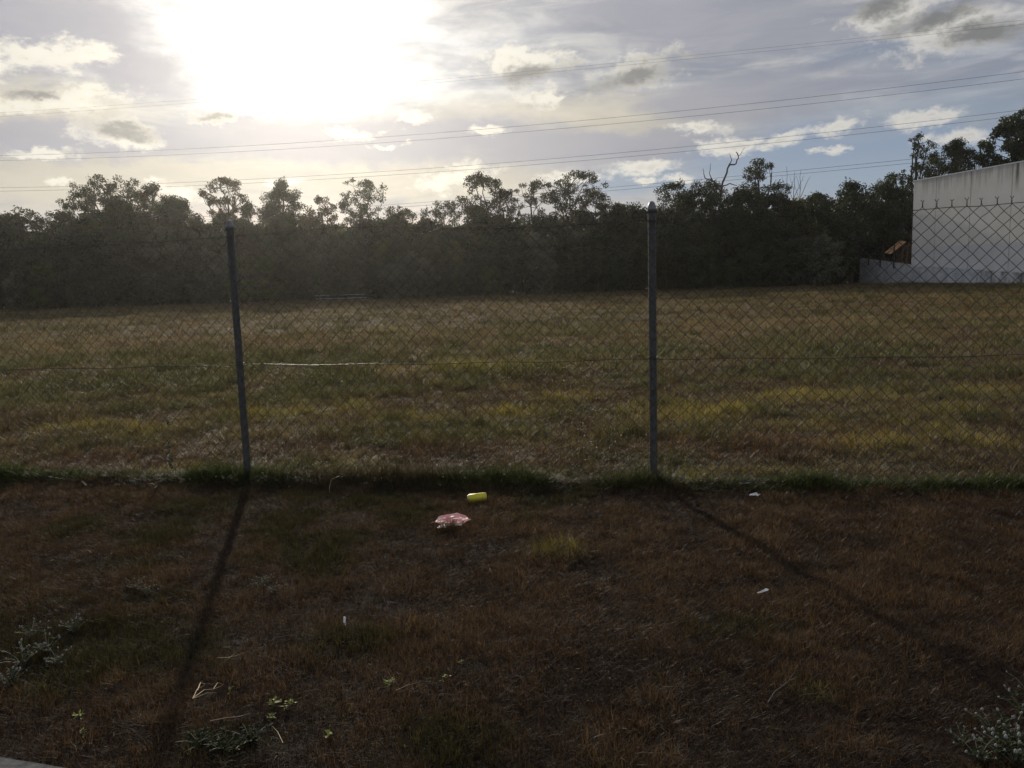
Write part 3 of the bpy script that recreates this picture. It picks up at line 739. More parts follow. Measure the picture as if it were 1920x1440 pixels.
for k2, (px, ty) in enumerate([(1473, 312), (1488, 322), (1500, 318)]):
    ox = P(px, 540, 80).x
    st = empty('bare_sapling', (ox, 80, 0), 0, ['leftmost thin bare sapling right of the tall small-crowned eucalypt', 'shortest thin bare sapling, in the middle of the three', 'rightmost thin bare sapling against the blue sky'][k2], 'tree')
    bare(st, [('trunk', [(px, 545, 0), (px + 2, 420, 0), (px, 360, 0), (px + 2, ty, 0)], .06, .012), ('branch', [(px + 1, 380, 0), (px - 12, 345, .3)], .03, .008), ('branch', [(px + 1, 370, 0), (px + 14, 340, .3), (px + 20, 330, .3)], .03, .008),
              ('branch', [(px, 355, 0), (px - 7, 330, -.3)], .02, .008)], 80, ox)

SHORT = ['the far left eucalypt', 'the scraggy left eucalypt', 'the broad left eucalypt', 'the broad left eucalypt', 'the reddish open eucalypt', 'the dark dome-shaped tree', 'the smooth rounded dark tree', 'the lone tall eucalypt',
 'the narrow upright tree', 'the dense egg-shaped eucalypt', 'the small open eucalypt', 'the three-tufted eucalypt', 'the low rounded eucalypt', 'the low flat-topped eucalypt', 'the tall tufted centre tree', 'the dark tree right of centre', 'the slender eucalypt',
 'the broad fine-branched eucalypt', 'the thin drooping eucalypt', 'the dip by the right post', 'the eucalypt beside the right post', 'the leafy tree by the dead tree', 'the small-crowned eucalypt', 'the small dark tufted tree', 'the dark tree right of the dead tree',
 'the olive tree in the gap', 'the broad bumpy-topped tree', 'the tree touching the building']
HUE = {'foliage_dark_green': 'dark green', 'foliage_olive': 'olive', 'foliage_grey_green': 'grey-green', 'foliage_brownish': 'brownish', 'foliage_light_green': 'light green', 'foliage_grey_scrub': 'pale grey-green', 'foliage_olive_light': 'light olive'}
def near_label(px, what, mt):
    k_ = min(range(len(SKY)), key=lambda i: abs(SKY[i][0] - px)); d = px - SKY[k_][0]
    where = 'straight below' if abs(d) < 12 else ('below and right of' if d > 0 else 'below and left of')
    if abs(d) > 130: return '%s %s beyond the %s end of the tree line' % (HUE[mt.name], what, 'left' if d < 0 else 'right')
    t_ = '%s %s %s %s' % (HUE[mt.name], what, where, SHORT[k_])
    return t_ if len(t_.replace('-', ' ').split()) < 17 else t_.replace('below and ', '')
# mass of shared-mesh trees below the skyline and scrub at the field's edge
MID = [(make_tree(7.6, 5.6, .6, 'dense', 400 + i, 80, 190, .85, .25, 6, ['oval', 'dome', 'oval', 'dome'][i % 4]), [M_leafA, M_leafB, M_leafD, M_leafA, M_leafC, M_leafE, M_leafA, M_leafF][i % 8]) for i in range(8)]
LOW = [(make_tree(4.2, 3.8, .1, 'dense', 450 + i, 42, 150, .66, .20, 5, 'dome', .05), [M_leafA, M_leafB, M_leafC, M_leafA, M_leafE, M_leafY][i % 6]) for i in range(6)]
THIN = [(make_tree(5.2, 1.6, 1.6, 'airy', 480 + i, 9, 60, .42, .18, 4, 'oval', .035), [M_leafC, M_leafB][i % 2]) for i in range(2)]
r = random.Random(3)
def edge_y(px):                                # where the trees begin, by picture column
    return 76
def skyh(px):                                  # height of the closed canopy along the tree line
    xs_ = [-300, 0, 100, 200, 330, 400, 460, 560, 640, 740, 830, 900, 1000, 1100, 1180, 1260, 1340, 1400, 1480, 1540, 1600, 1680, 1960]
    ys_ = [400, 398, 402, 372, 372, 402, 400, 402, 402, 402, 396, 388, 386, 382, 388, 372, 358, 352, 376, 376, 350, 345, 340]
    pxc = float(np.clip(px, -300, 1960)); return P(pxc, float(np.interp(pxc, xs_, ys_)), 80).z
px = -260; i = 0
while px < 1990:
    for row, (Y, fac) in enumerate([(80.5, 1.0), (77.5, .76)]):
        if px > 1545 and row == 1: continue
        mm, mt = MID[r.randrange(8)]; Yr = Y + r.uniform(-1, 1) + (9 if px > 1560 else 0); jx = px + row * 30 + r.uniform(-14, 14)
        sc_ = skyh(px) * fac / 7.6 * r.uniform(.80, 1.06)
        place_tree('bushy_tree', mm, (mt, M_barkd), P(jx, 560, Yr).x, Yr, r.uniform(0, 6.28), near_label(jx, ['rear-row bushy tree', 'front-row bushy tree'][row], mt), 'bushy trees massed along the far side of the field', sc=sc_)
    px += 50
px = -240
while px < 1575:
    mm, mt = LOW[r.choice((0, 0, 1, 1, 2, 3, 3, 4, 4, 5))]; Yr = 75.4 + r.uniform(-.6, .6)
    place_tree('scrub_bush', mm, (mt, M_barkd), P(px, 560, Yr).x, Yr, r.uniform(0, 6.28), near_label(px, 'low bush', mt), 'bushes along the far edge of the field', 'bush', sc=r.uniform(.7, 1.25))
    px += r.uniform(28, 48)
px = -40
while px < 1560:
    mm, mt = THIN[r.randrange(2)]; Yr = 74.8 + r.uniform(-.4, .4)
    place_tree('thin_sapling', mm, (mt, M_bark), P(px, 560, Yr).x, Yr, r.uniform(0, 6.28), near_label(px, 'thin sapling', mt), 'thin saplings in front of the scrub', sc=r.uniform(.7, 1.1))
    px += r.uniform(30, 70)
# woodland going on behind
def woodland():
    r = np.random.default_rng(9); n = 2600
    X = r.uniform(-110, 130, n); Y = r.uniform(83, 98, n)
    hmax = np.array([skyh(960 + x / y * F) for x, y in zip(X, Y)]) * Y / 80 * .80
    Z = r.uniform(.6, 1, n) ** .7 * hmax * r.uniform(.0, 1, n) ** .6
    k_ = (Z < hmax) & ~((X / Y > .405) & (Y < 91)); cs = np.stack([X, Y, np.maximum(Z, .8)], -1)[k_]
    n2 = 420; X2 = np.linspace(-62, 60, n2); Y2 = np.where(X2 / 84 > .40, 93, 84) + r.uniform(-1, 1, n2)
    cs = np.concatenate([cs, np.stack([X2, Y2, r.uniform(.5, 2.2, n2)], -1)])
    me = leaf_mesh(cs, np.full(len(cs), 1.7), 110, .6, .6, 77)
    return me
tag(link('distant_woodland', woodland(), M_leafA), 'dark woodland that goes on behind the front rows of trees', 'woodland', kind='stuff')

# white three-rail fence glimpsed through the scrub
RY = 74.2
rf_o = P(592, 570, RY)
M_white = simple('white_rail_paint', (.55, .56, .58), (.72, .73, .75), 6, .5)
rf = empty('white_rail_fence', (rf_o.x, RY, 0), 0, 'white three-rail fence glimpsed through the scrub at the field edge', 'fence')
rl = P(690, 560, RY).x - rf_o.x
for py in (552.5, 558.8, 565):
    z = P(640, py, RY).z
    mb = MB(); mb.box((0, -.02, max(.1, z) - .035), (rl, .02, max(.1, z) - .005)); mb.build('rail', M_white, rf)
for f in np.linspace(0.02, .98, 4):
    mb = MB(); mb.box((rl * f - .05, .025, -.2), (rl * f + .05, .12, P(640, 549, RY).z)); mb.build('post', M_barkd, rf)

# ------------------------------------------------------------------ pale building on the right
vp = ray(640, 533); wd = Vector((vp.x, vp.y, 0)).normalized()      # walls run away towards this point
corner = P(1708, 500, 77.0); corner.z = 0
def on_wall(px, off=0.0):                     # distance from the corner (towards the camera = positive) where picture column px meets the wall
    d = ray(px, 500); a = d.x / d.y
    nrm = Vector((-wd.y, wd.x, 0))            # points left, towards the field
    c = corner + nrm * off
    # c - t*wd, x = a*y
    t_ = (c.x - a * c.y) / (wd.x - a * wd.y)
    pt = c - wd * t_
    return t_, pt
def zat(px, py, off=0):
    t_, pt = on_wall(px, off); return P(px, py, pt.y).z
nrm = Vector((-wd.y, wd.x, 0))
rotw = math.atan2(-wd.y, -wd.x)               # local +x runs along the wall towards the camera
bld = empty('warehouse', (corner.x, corner.y, 0), rotw, 'large pale concrete-panel warehouse wall with water stains at the right edge', 'building')
# local +y = rotate(+x by 90): check that it points to the field or away
ly = Vector((-math.sin(rotw), math.cos(rotw), 0)); sgn = 1 if ly.dot(nrm) > 0 else -1
Htop = np.mean([zat(1712, 340), zat(1800, 323.5), zat(1915, 302.5)])
print('building height', zat(1712, 340), zat(1915, 302.5), 'panel', [on_wall(p)[0] for p in (1750, 1814, 1890, 1920)])
M_panel, nt_, bs_, q = newmat('tilt_panel_concrete')
oc = coords(nt_)
sx = nt_.nodes.new('ShaderNodeSeparateXYZ'); nt_.links.new(oc, sx.inputs[0])
zz = sx.outputs[2]
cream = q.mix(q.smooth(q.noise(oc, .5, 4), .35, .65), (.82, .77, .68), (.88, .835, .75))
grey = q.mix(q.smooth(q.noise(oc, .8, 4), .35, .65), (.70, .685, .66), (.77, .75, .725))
band = q.smooth(q.m('ADD', zz, q.m('MULTIPLY', q.noise(oc, .3, 3), .4)), 3.45, 3.65)  # wall colour turns from grey low down to cream above
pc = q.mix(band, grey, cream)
dr = q.noise(q.vm('MULTIPLY', oc, (1.6, 1.6, .10)), 1.6, 6, .65)
dr2 = q.noise(q.vm('MULTIPLY', oc, (5, 5, .15)), 1.2, 4, .6)
dm = q.m('MULTIPLY', q.smooth(q.m('ADD', dr, q.m('MULTIPLY', q.m('SUBTRACT', zz, Htop - 1.6), .11)), .50, .68), q.smooth(zz, Htop - 2.6, Htop - .1))
dm = q.m('MAXIMUM', q.m('MULTIPLY', dm, .38), q.m('MULTIPLY', q.smooth(dr2, .56, .72), .14))
st_x = on_wall(1899)[0]
stn = q.m('SUBTRACT', 1.0, q.m('MULTIPLY', q.m('ABSOLUTE', q.m('SUBTRACT', sx.outputs[0], st_x)), 2.2))
stn = q.m('MULTIPLY', q.smooth(q.m('ADD', stn, q.m('MULTIPLY', q.m('SUBTRACT', dr, .5), 1.8)), .2, .8), q.smooth(zz, Htop - 2.6, Htop - .6))
pc = q.mix(q.m('MAXIMUM', dm, q.m('MULTIPLY', stn, .92)), pc, (.10, .09, .075))
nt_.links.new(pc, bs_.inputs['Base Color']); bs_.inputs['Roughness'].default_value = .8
M_joint = simple('joint_sealant', (.10, .10, .10), (.16, .16, .15), 4, .8)
M_capm = simple('parapet_flashing', (.6, .6, .58), (.75, .75, .73), 4, .5)
M_roof = simple('roof_sheet', (.35, .36, .37), (.45, .46, .47), 4, .6)
edges = [0] + [on_wall(p)[0] for p in (1750, 1814, 1890)]
pw = np.mean(np.diff(edges)); print('panel widths', np.diff(edges))
e_ = edges[-1]
while e_ < 60: e_ += pw; edges.append(e_)
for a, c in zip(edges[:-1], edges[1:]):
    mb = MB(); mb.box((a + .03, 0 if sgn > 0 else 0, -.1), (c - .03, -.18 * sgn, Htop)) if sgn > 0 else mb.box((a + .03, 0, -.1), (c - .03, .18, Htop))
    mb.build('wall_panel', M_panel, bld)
Lb = edges[-1]
mb = MB()
for a in edges[1:-1]: mb.box((a - .045, -.16 if sgn > 0 else .05, -.1), (a + .045, -.05 if sgn > 0 else .16, Htop - .01))
mb.build('panel_joints', M_joint, bld)
inn = -1 * sgn
def bx(mb, x0, x1, d0, d1, z0, z1):            # d = depth into the building
    ya, yb = inn * d0, inn * d1; mb.box((x0, min(ya, yb), z0), (x1, max(ya, yb), z1))
mb = MB(); bx(mb, -.02, Lb, -.04, .24, Htop + .003, Htop + .10); mb.build('parapet_cap', M_capm, bld)
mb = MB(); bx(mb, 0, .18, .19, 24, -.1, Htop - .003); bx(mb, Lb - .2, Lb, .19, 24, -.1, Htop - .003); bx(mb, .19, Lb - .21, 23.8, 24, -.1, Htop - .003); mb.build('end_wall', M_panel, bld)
mb = MB(); bx(mb, .19, Lb - .21, .2, 23.78, Htop - .6, Htop - .5); mb.build('roof', M_roof, bld)

# whitewashed block wall in front of the building, running on past its corner
M_block, nt_, bs_, q = newmat('whitewashed_block')
oc = coords(nt_); sx = nt_.nodes.new('ShaderNodeSeparateXYZ'); nt_.links.new(oc, sx.inputs[0])
bc = q.mix(q.smooth(q.noise(oc, 1.5, 5), .3, .7), (.46, .47, .48), (.68, .69, .70))
gr = q.noise(q.vm('MULTIPLY', oc, (1, 1, .35)), 1.3, 7, .7)
lf = q.smooth(sx.outputs[0], 5, 14, -.12, .12)
gm = q.smooth(q.m('ADD', q.m('ADD', gr, lf), 0.), .50, .72)
bc = q.mix(gm, bc, (.07, .065, .06))
nt_.links.new(bc, bs_.inputs['Base Color']); bs_.inputs['Roughness'].default_value = .9
OFF = .45
tL, pL = on_wall(1612, OFF); tC, _ = on_wall(1707, OFF); tR, _ = on_wall(1920, OFF)
zL, zC, zR = zat(1612, 484, OFF), zat(1707, 497, OFF), zat(1920, 512, OFF)
print('block wall t', tL, tC, tR, 'z', zL, zC, zR)
bw = empty('block_wall', (corner.x + nrm.x * OFF, corner.y + nrm.y * OFF, 0), rotw, 'low whitewashed block wall with black mould, in front of the pale warehouse', 'wall')
def btop(x): return float(np.interp(x, [tL, tC - .3, tC, tR, tR + 25], [zL, zC + .1, zC, zR, .5]))
CHh = .2; mb = MB(); z = -.1; row = 0
while z < zL:
    x = tL - (row % 2) * .2
    while x < tR + 25:
        x0 = max(x, tL); x1 = x + .4; tp_ = min(z + CHh, btop((x0 + x1) / 2))
        if tp_ > z + .03 and x1 > x0 + .02:
            o_ = RNG.uniform(-.004, .004)
            mb.box((x0 + .006, min(inn * o_, inn * (.19 + o_)), z + .006), (x1 - .006, max(inn * o_, inn * (.19 + o_)), tp_ - .004))
        x += .4
    z += CHh; row += 1
o = mb.build('blocks', M_block, bw); tag(o, kind='stuff')
M_mortar = simple('mortar', (.12, .12, .12), (.2, .2, .2), 6, .95)
mb = MB(); k3 = [tL + .02, tC - .3, tC, tR, tR + 25]
for a, c in zip(k3[:-1], k3[1:]):
    za, zc = btop(a) - .03, btop(c) - .03; y0_, y1_ = sorted((inn * .02, inn * .17))
    V = [(a, y0_, -.1), (c, y0_, -.1), (c, y1_, -.1), (a, y1_, -.1), (a, y0_, za), (c, y0_, zc), (c, y1_, zc), (a, y1_, za)]
    mb.add(V, [(0, 3, 2, 1), (4, 5, 6, 7), (0, 1, 5, 4), (1, 2, 6, 5), (2, 3, 7, 6), (3, 0, 4, 7)])
mb.build('mortar_core', M_mortar, bw)
M_steel = simple('dark_steel', (.025, .022, .02), (.06, .05, .045), 8, .7, .3)
for px_, y0_, y1_ in ((1629, 484, 498), (1651, 486, 501), (1676.5, 458, 503)):
    t_ = on_wall(px_, OFF)[0]; z0_, z1_ = zat(px_, y1_, OFF), zat(px_, y0_, OFF)
    mb = MB(); ya, yb = sorted((inn * -.08, inn * -.012)); mb.box((t_ - .06, ya, z0_), (t_ + .06, yb, z1_)); mb.build('bracket_post', M_steel, bw)
# pallets stacked behind the block wall, a rusty sheet leaning on them
M_pal = simple('weathered_timber', (.20, .14, .09), (.38, .27, .17), 5, .85, stretch=(1, 6, 6))
M_rust = simple('orange_rusty_sheet', (.34, .18, .08), (.50, .30, .14), 3, .6, stretch=(1, 1, 1))
PY = 80.6
pmb = MB()
for k4 in range(7): pmb.box((-.58, -.6 + k4 * .17, .115), (.58, -.6 + k4 * .17 + .11, .14))
for k4 in (-.55, -.05, .45): pmb.box((k4, -.58, .022), (k4 + .1, .54, .113))
for k4 in (-.6, -.05, .46): pmb.box((-.58, k4, 0), (.58, k4 + .1, .02))
pme = pmb.data('pallet')
pc0 = P(1695, 520, PY)
zt = P(1695, 459, PY).z; npal = int(zt / .145); sgnp = random.Random(4)
for k4 in range(npal):
    o = link('timber_pallet', pme, M_pal); o.location = (pc0.x + sgnp.uniform(-.05, .05), PY + sgnp.uniform(-.05, .05), k4 * .1445 - .005); o.rotation_euler = (0, 0, sgnp.uniform(-.08, .08))
    tag(o, 'topmost weathered timber pallet, right under the orange sheet' if k4 == npal - 1 else 'weathered timber pallet lower in the tall stack behind the block wall, left of the warehouse', 'pallet', 'timber pallets stacked behind the block wall')
a_ = P(1664, 475, PY - .9); c_ = P(1692, 453, PY - .7)
L_ = (c_ - a_).length; n_ = 22; V = []; Q = []
for i in range(n_ + 1):
    v_ = i / n_ * .9
    for j2, s2 in enumerate((0, L_ + .1)):
        V.append((s2, v_ - .45, .018 * math.sin(v_ * 2 * math.pi / .13))); V.append((s2, v_ - .45, .018 * math.sin(v_ * 2 * math.pi / .13) - .006))
for i in range(n_):
    a = i * 4; Q += [(a, a + 2, a + 6, a + 4), (a + 1, a + 5, a + 7, a + 3), (a, a + 4, a + 5, a + 1), (a + 2, a + 3, a + 7, a + 6)]
o = link('corrugated_sheet', mesh_np('corrugated_sheet', V, Q), M_rust); o.location = a_
dirv = (c_ - a_).normalized(); o.rotation_euler = (R(14), -math.asin(dirv.z), math.atan2(dirv.y, dirv.x))
tag(o, 'orange rusty corrugated sheet leaning against the top of the pallet stack', 'metal sheet')

# ------------------------------------------------------------------ litter and small plants on the verge
def on_ground(px, py): p = G(px, py); return Vector((p.x, p.y, float(gh(p.x, p.y))))
# yellow drink can lying on its side
M_yel = simple('yellow_can_paint', (.62, .52, .03), (.72, .62, .05), 12, .38, .1, .5)
M_alu = simple('bare_aluminium', (.5, .5, .48), (.65, .65, .62), 20, .3, .9)
M_blk = simple('black_print', (.02, .02, .02), (.04, .04, .04), 9, .5)
cp = on_ground(895, 943); can = empty('drink_can', (cp.x, cp.y, cp.z + .036), R(4), 'yellow drink can lying on its side on the brown grass near the fence', 'can')
mc = Matrix.Rotation(R(90), 4, 'Y') @ Matrix.Translation((0, 0, -.068))
mb = MB(); mb.lathe([(.027, .004), (.0315, .012), (.033, .016), (.033, .121), (.030, .130), (.0275, .1335)], 28, mc); mb.build('can_body', M_yel, can, True)
mb = MB(); mb.lathe([(.0005, .128), (.024, .127), (.0262, .131), (.0262, .1345), (.0278, .135), (.0282, .1337)], 28, mc); mb.lathe([(.0005, .010), (.021, .009), (.024, .0), (.0262, .0), (.0272, .0038)], 28, mc); mb.build('can_end', M_alu, can, True)
can.rotation_euler = (R(8), R(-4), R(6))
# crumpled pink packet
M_pink, nt_, bs_, q = newmat('pink_paper')
oc = coords(nt_)
f_ = q.smooth(q.noise(oc, 9, 5, .6, .8), .54, .62)
sx = nt_.nodes.new('ShaderNodeSeparateXYZ'); nt_.links.new(oc, sx.inputs[0])
f2 = q.smooth(q.m('ADD', sx.outputs[1], q.m('MULTIPLY', q.noise(oc, 14, 3), .06)), -.035, -.022)
f3 = q.m('MAXIMUM', f_, q.m('SUBTRACT', 1.0, f2))
pk = q.mix(f3, (.88, .42, .40), (.92, .86, .78)); nt_.links.new(pk, bs_.inputs['Base Color']); bs_.inputs['Roughness'].default_value = .45
def crumple(name, outline, mt, loc, rz, label, cat, amp, seed, lift=.01, thick=.0012, tilt=(0, 0)):
    r = np.random.default_rng(seed); out = np.array(outline); nO = len(out)
    # denser outline
    pts = []
    for a, c in zip(out, np.roll(out, -1, 0)):
        for f in (0, .5): pts.append(a * (1 - f) + c * f)
    pts = np.array(pts); n = len(pts); ctr = pts.mean(0); rings = 7; V = [(ctr[0], ctr[1], lift)]
    for k2 in range(1, rings + 1):
        f = k2 / rings
        for p in pts:
            w = ctr + (p - ctr) * f
            V.append((w[0], w[1], lift))
    V = np.array(V); s = 26 / (np.abs(out).max() / .11)
    z = (fbm(V[:, 0] * s + seed, V[:, 1] * s, 3) - .45) * amp + np.abs(fbm(V[:, 0] * s * 2 + 5, V[:, 1] * s * 2 + seed, 2) - .5) * amp * .8
    V[:, 2] += np.maximum(z, -lift * .5)
    V[:, :2] += r.normal(0, .0012, (len(V), 2))
    T = [(0, 1 + i, 1 + (i + 1) % n) for i in range(n)]; Q = []
    for k2 in range(rings - 1):
        a = 1 + k2 * n
        for i in range(n): Q.append((a + i, a + n + i, a + n + (i + 1) % n, a + (i + 1) % n))
    m0 = len(V); V2 = V - np.array((0, 0, thick)); VV = np.concatenate([V, V2])
    Q2 = [tuple(x + m0 for x in reversed(q_)) for q_ in Q]; T2 = [tuple(x + m0 for x in reversed(q_)) for q_ in T]
    a = 1 + (rings - 1) * n
    side = [(a + i, a + m0 + i, a + m0 + (i + 1) % n, a + (i + 1) % n) for i in range(n)]
    o = link(name, mesh_np(name, VV, Q + Q2 + side, T + T2), mt); o.location = loc; o.rotation_euler = (tilt[0], tilt[1], rz)
    return tag(o, label, cat)
pp_ = on_ground(846, 988)
crumple('crumpled_packet', [(-.112, -.030), (-.085, -.012), (-.07, .04), (-.03, .07), (.03, .078), (.075, .06), (.10, .02), (.112, -.012), (.085, -.035), (.06, -.075), (.0, -.085), (-.02, -.06), (-.025, -.10), (-.068, -.10), (-.048, -.045), (-.07, -.035)],
        M_pink, (pp_.x, pp_.y, pp_.z + .012), 0, 'crumpled pink and cream paper packet lying on the grass below the yellow can', 'litter', .03, 3, .02, tilt=(R(9), 0)).scale = (1.16, 1.05, 1)
M_pap = simple('white_paper', (.62, .62, .60), (.75, .75, .73), 12, .5)
M_film = simple('grey_plastic_film', (.28, .30, .30), (.45, .47, .46), 12, .35)
q1 = on_ground(1414, 936)
crumple('paper_scrap', [(-.04, -.01), (-.01, .02), (.022, .03), (.042, -.004), (.02, -.018), (-.01, -.012)], M_pap, (q1.x, q1.y, q1.z + .02), 0, 'small white scrap of paper near the foot of the fence, right of the right post', 'litter', .016, 5, .008, tilt=(R(15), 0))
q1 = on_ground(1397, 918)
crumple('plastic_scrap', [(-.05, .0), (-.02, .02), (.03, .018), (.05, .006), (.01, -.02), (-.03, -.012)], M_film, (q1.x, q1.y, q1.z + .02), 0, 'dull grey plastic scrap in the shade just under the fence', 'litter', .012, 6, .008)
q1 = on_ground(1429, 1116)
crumple('plastic_fork_piece', [(-.035, -.012), (.0, .0), (.022, .010), (.028, .022), (.036, .006), (.026, -.004), (.0, -.010), (-.03, -.018)], M_pap, (q1.x, q1.y, q1.z + .025), R(10), 'small bright white splinter of plastic on the grass near the right post shadow', 'litter', .006, 7, .006, tilt=(R(10), 0))
q1 = on_ground(646, 1178)
crumple('paper_sliver', [(-.006, .03), (.006, .032), (.005, .01), (.010, -.012), (.014, -.03), (.004, -.02), (-.002, .0)], M_pap, (q1.x, q1.y, q1.z + .025), R(4), 'narrow white sliver of paper standing in the brown grass right of the left post shadow', 'litter', .006, 8, .006, tilt=(R(35), 0))

M_straw = simple('dry_straw', (.42, .30, .16), (.60, .46, .27), 20, .6)
def twig(name, lines, z0, label, mt=M_straw, cat='twig'):
    ref = on_ground(*lines[0][0][0]); mb = MB()
    for pts, rr in lines:
        V = []
        for k2, (a, c) in enumerate(pts):
            p = on_ground(a, c); V.append((p.x - ref.x, p.y - ref.y, p.z - ref.z + z0 + .006 * math.sin(k2 * 1.7)))
        mb.tube(V, np.linspace(rr, rr * .4, len(V)), 5)
    o = mb.build(name, mt, None, True); o.location = ref
    return tag(o, label, cat)
twig('dry_twig', [([(363, 1328), (372, 1312), (385, 1302)], .0016), ([(365, 1326), (385, 1314), (402, 1309), (418, 1300)], .0018), ([(366, 1327), (390, 1320), (408, 1316)], .0013), ([(372, 1312), (378, 1300), (386, 1300)], .0022), ([(402, 1309), (410, 1300), (420, 1300)], .0015)],
     .028, 'forked pale straw-coloured twig at the lower end of the left post shadow')
twig('grass_straw', [([(408, 1252), (428, 1254), (445, 1247), (462, 1238)], .0017), ([(430, 1253), (446, 1243)], .001)], .03, 'single curved pale straw right of the left post shadow')
twig('dry_twig', [([(1440, 1330), (1452, 1315), (1466, 1303), (1480, 1290), (1495, 1268)], .0022), ([(1466, 1303), (1458, 1300)], .0015), ([(1452, 1315), (1445, 1322), (1438, 1318)], .0012)], .035, 'long crooked dry stem lying near the lower right of the verge', M_dead)
twig('grass_straw', [([(395, 1368), (425, 1366), (450, 1360), (470, 1352)], .0012)], .03, 'thin brown straw lying below the forked twig')
twig('grass_straw', [([(512, 1378), (522, 1393), (532, 1412)], .0014)], .03, 'short straight straw near the bottom edge, left of centre')
twig('grass_straw', [([(743, 1312), (765, 1305), (790, 1294)], .0010)], .03, 'thin straight straw beside the small green seedlings at bottom centre')
# curved grass stalks standing at the fence
def stalk(px, py, h, cur, label, mt=M_straw, rr=.0022):
    p = on_ground(px, py); mb = MB()
    mb.tube([(cur * (t_ ** 2.2), 0, h * math.sin(t_ * 1.5)) for t_ in np.linspace(0, 1, 9)], np.linspace(rr, rr * .5, 9), 5)
    mb.lathe([(0.0003, 0), (.003, .006), (.0035, .02), (.0008, .04)], 6, Matrix.Translation((cur, 0, h)) @ Matrix.Rotation(R(70), 4, 'Y'))
    o = mb.build('grass_stalk', mt, None, True); o.location = p; return tag(o, label, 'grass stalk')
stalk(618, 925, .12, .05, 'pale curved grass stalk at the fence foot right of the left post')
# weeds with leaves
M_wleaf = leafmat('weed_leaf', (.016, .026, .010), (.036, .050, .020), .3, .7, .15)
M_yleaf = leafmat('yellow_green_leaf', (.20, .24, .03), (.34, .38, .05), .4, .4, .5)
M_head = simple('white_flower_head', (.20, .19, .17), (.32, .31, .29), 60, .7)
M_stem = simple('weed_stem', (.16, .15, .09), (.28, .26, .17), 20, .6)
def leaf(mb, p, d, L, w, up_):
    d = np.array(d, float); d /= np.linalg.norm(d); s = np.cross(d, (0, 0, 1)); s /= np.linalg.norm(s) + 1e-9
    p = np.array(p, float); mid = p + d * L * .45 + np.array((0, 0, up_ * L * .3)); tip = p + d * L + np.array((0, 0, up_ * L * .1))
    q1_ = p + d * L * .2; V = [p, q1_ + s * w * .35, mid + s * w * .5, tip, mid - s * w * .5, q1_ - s * w * .35, mid - np.array((0, 0, w * .12))]
    mb.add(V, [(0, 1, 2, 6), (6, 2, 3, 4), (0, 6, 4, 5)])
def weed_model(seed, nstem, h, spread, nleaf, ll, heads):
    r = np.random.default_rng(seed); sm = MB(); lm = MB(); hm = MB()
    for i in range(nstem):
        a = r.random() * 6.283; d = np.array((math.cos(a), math.sin(a))) * spread * r.uniform(.3, 1); hh = h * r.uniform(.5, 1.1)
        pts = [np.array((d[0] * f ** 1.3, d[1] * f ** 1.3, hh * math.sin(f * 1.45)) ) for f in np.linspace(0, 1, 6)]
        sm.tube(pts, np.linspace(.0016, .0009, 6), 5)
        for k2 in range(nleaf):
            f = r.uniform(.1, .95); j = min(4, int(f * 5)); p = pts[j] + (pts[j + 1] - pts[j]) * (f * 5 - j)
            aa = r.random() * 6.283; leaf(lm, p, (math.cos(aa), math.sin(aa), r.uniform(-.1, .6)), ll * r.uniform(.6, 1.2), ll * .38, r.uniform(-.2, .8))
        if heads and r.random() < heads:
            tp_ = Matrix.Translation(tuple(pts[-1])) @ Matrix.Rotation(r.uniform(-.5, .5), 4, 'X') @ Matrix.Rotation(r.uniform(-.5, .5), 4, 'Y')
            hs = r.uniform(.6, 1.2) * .0048
            hm.lathe([(.0004, -.2 * hs), (hs * .7, 0), (hs * 1.05, hs * .5), (hs * .9, hs * 1.0), (hs * 1.0, hs * 1.3), (hs * .75, hs * 1.9), (hs * .35, hs * 2.4), (.0003, hs * 2.6)], 8, tp_)
    return sm, lm, hm
def weed_lib(seed, *a):
    s_, l_, h_ = weed_model(seed, *a)
    return s_.data('stems', True), l_.data('leaves'), (h_.data('flower_heads', True) if h_.V else None)
WL = [weed_lib(600 + i, 11, .10, .11, 5, .035, .95) for i in range(3)]
for me in WL:
    for m_ in me[:2]:
        if 'lv' not in m_.attributes: m_.attributes.new('lv', 'FLOAT', 'POINT'); m_.attributes['lv'].data.foreach_set('value', RNG.random(len(m_.vertices)).astype(np.float32))
def put_weed(lib, px, py, sc_, label, group, name='flowering_weed', lm=M_wleaf):
    p = on_ground(px, py); o = empty(name, p, random.random() * 6.28, label, 'weed', group); o.scale = (sc_,) * 3
    link('stems', lib[0], M_stem, o); link('leaves', lib[1], lm, o)
    if lib[2]: link('flower_heads', lib[2], M_head, o)
for k2, (px, py, sc_) in enumerate([(1895, 1405, .9), (1860, 1385, .8), (1915, 1345, .85), (1835, 1430, .75), (1905, 1440, .95), (1805, 1400, .55), (1930, 1305, .7), (1875, 1425, .8)]):
    put_weed(WL[k2 % 3], px, py, sc_, 'green weed with white button flower heads in the clump at the lower right corner', 'white-headed weeds in the lower right corner')
for k2, (px, py, sc_) in enumerate([(90, 1225, .8), (140, 1190, .75), (45, 1250, .9), (110, 1250, .75), (20, 1290, .8), (60, 1200, .7)]):
    put_weed(WL[k2 % 3], px, py, sc_, 'low weed with small white flower heads in the patch at the left edge', 'white-headed weeds at the left edge of the verge')
for k2, (px, py, sc_) in enumerate([(255, 1110, .6), (275, 1120, .55), (490, 1105, .6), (515, 1115, .55)]):
    put_weed(WL[k2 % 3], px, py, sc_, ['left one of the two small weeds left of the left post shadow', 'right one of the two small weeds left of the left post shadow', 'left one of the two small weeds right of the left post shadow', 'right one of the two small weeds right of the left post shadow'][k2], ['pair of small weeds left of the post shadow', 'pair of small weeds right of the post shadow'][k2 // 2])
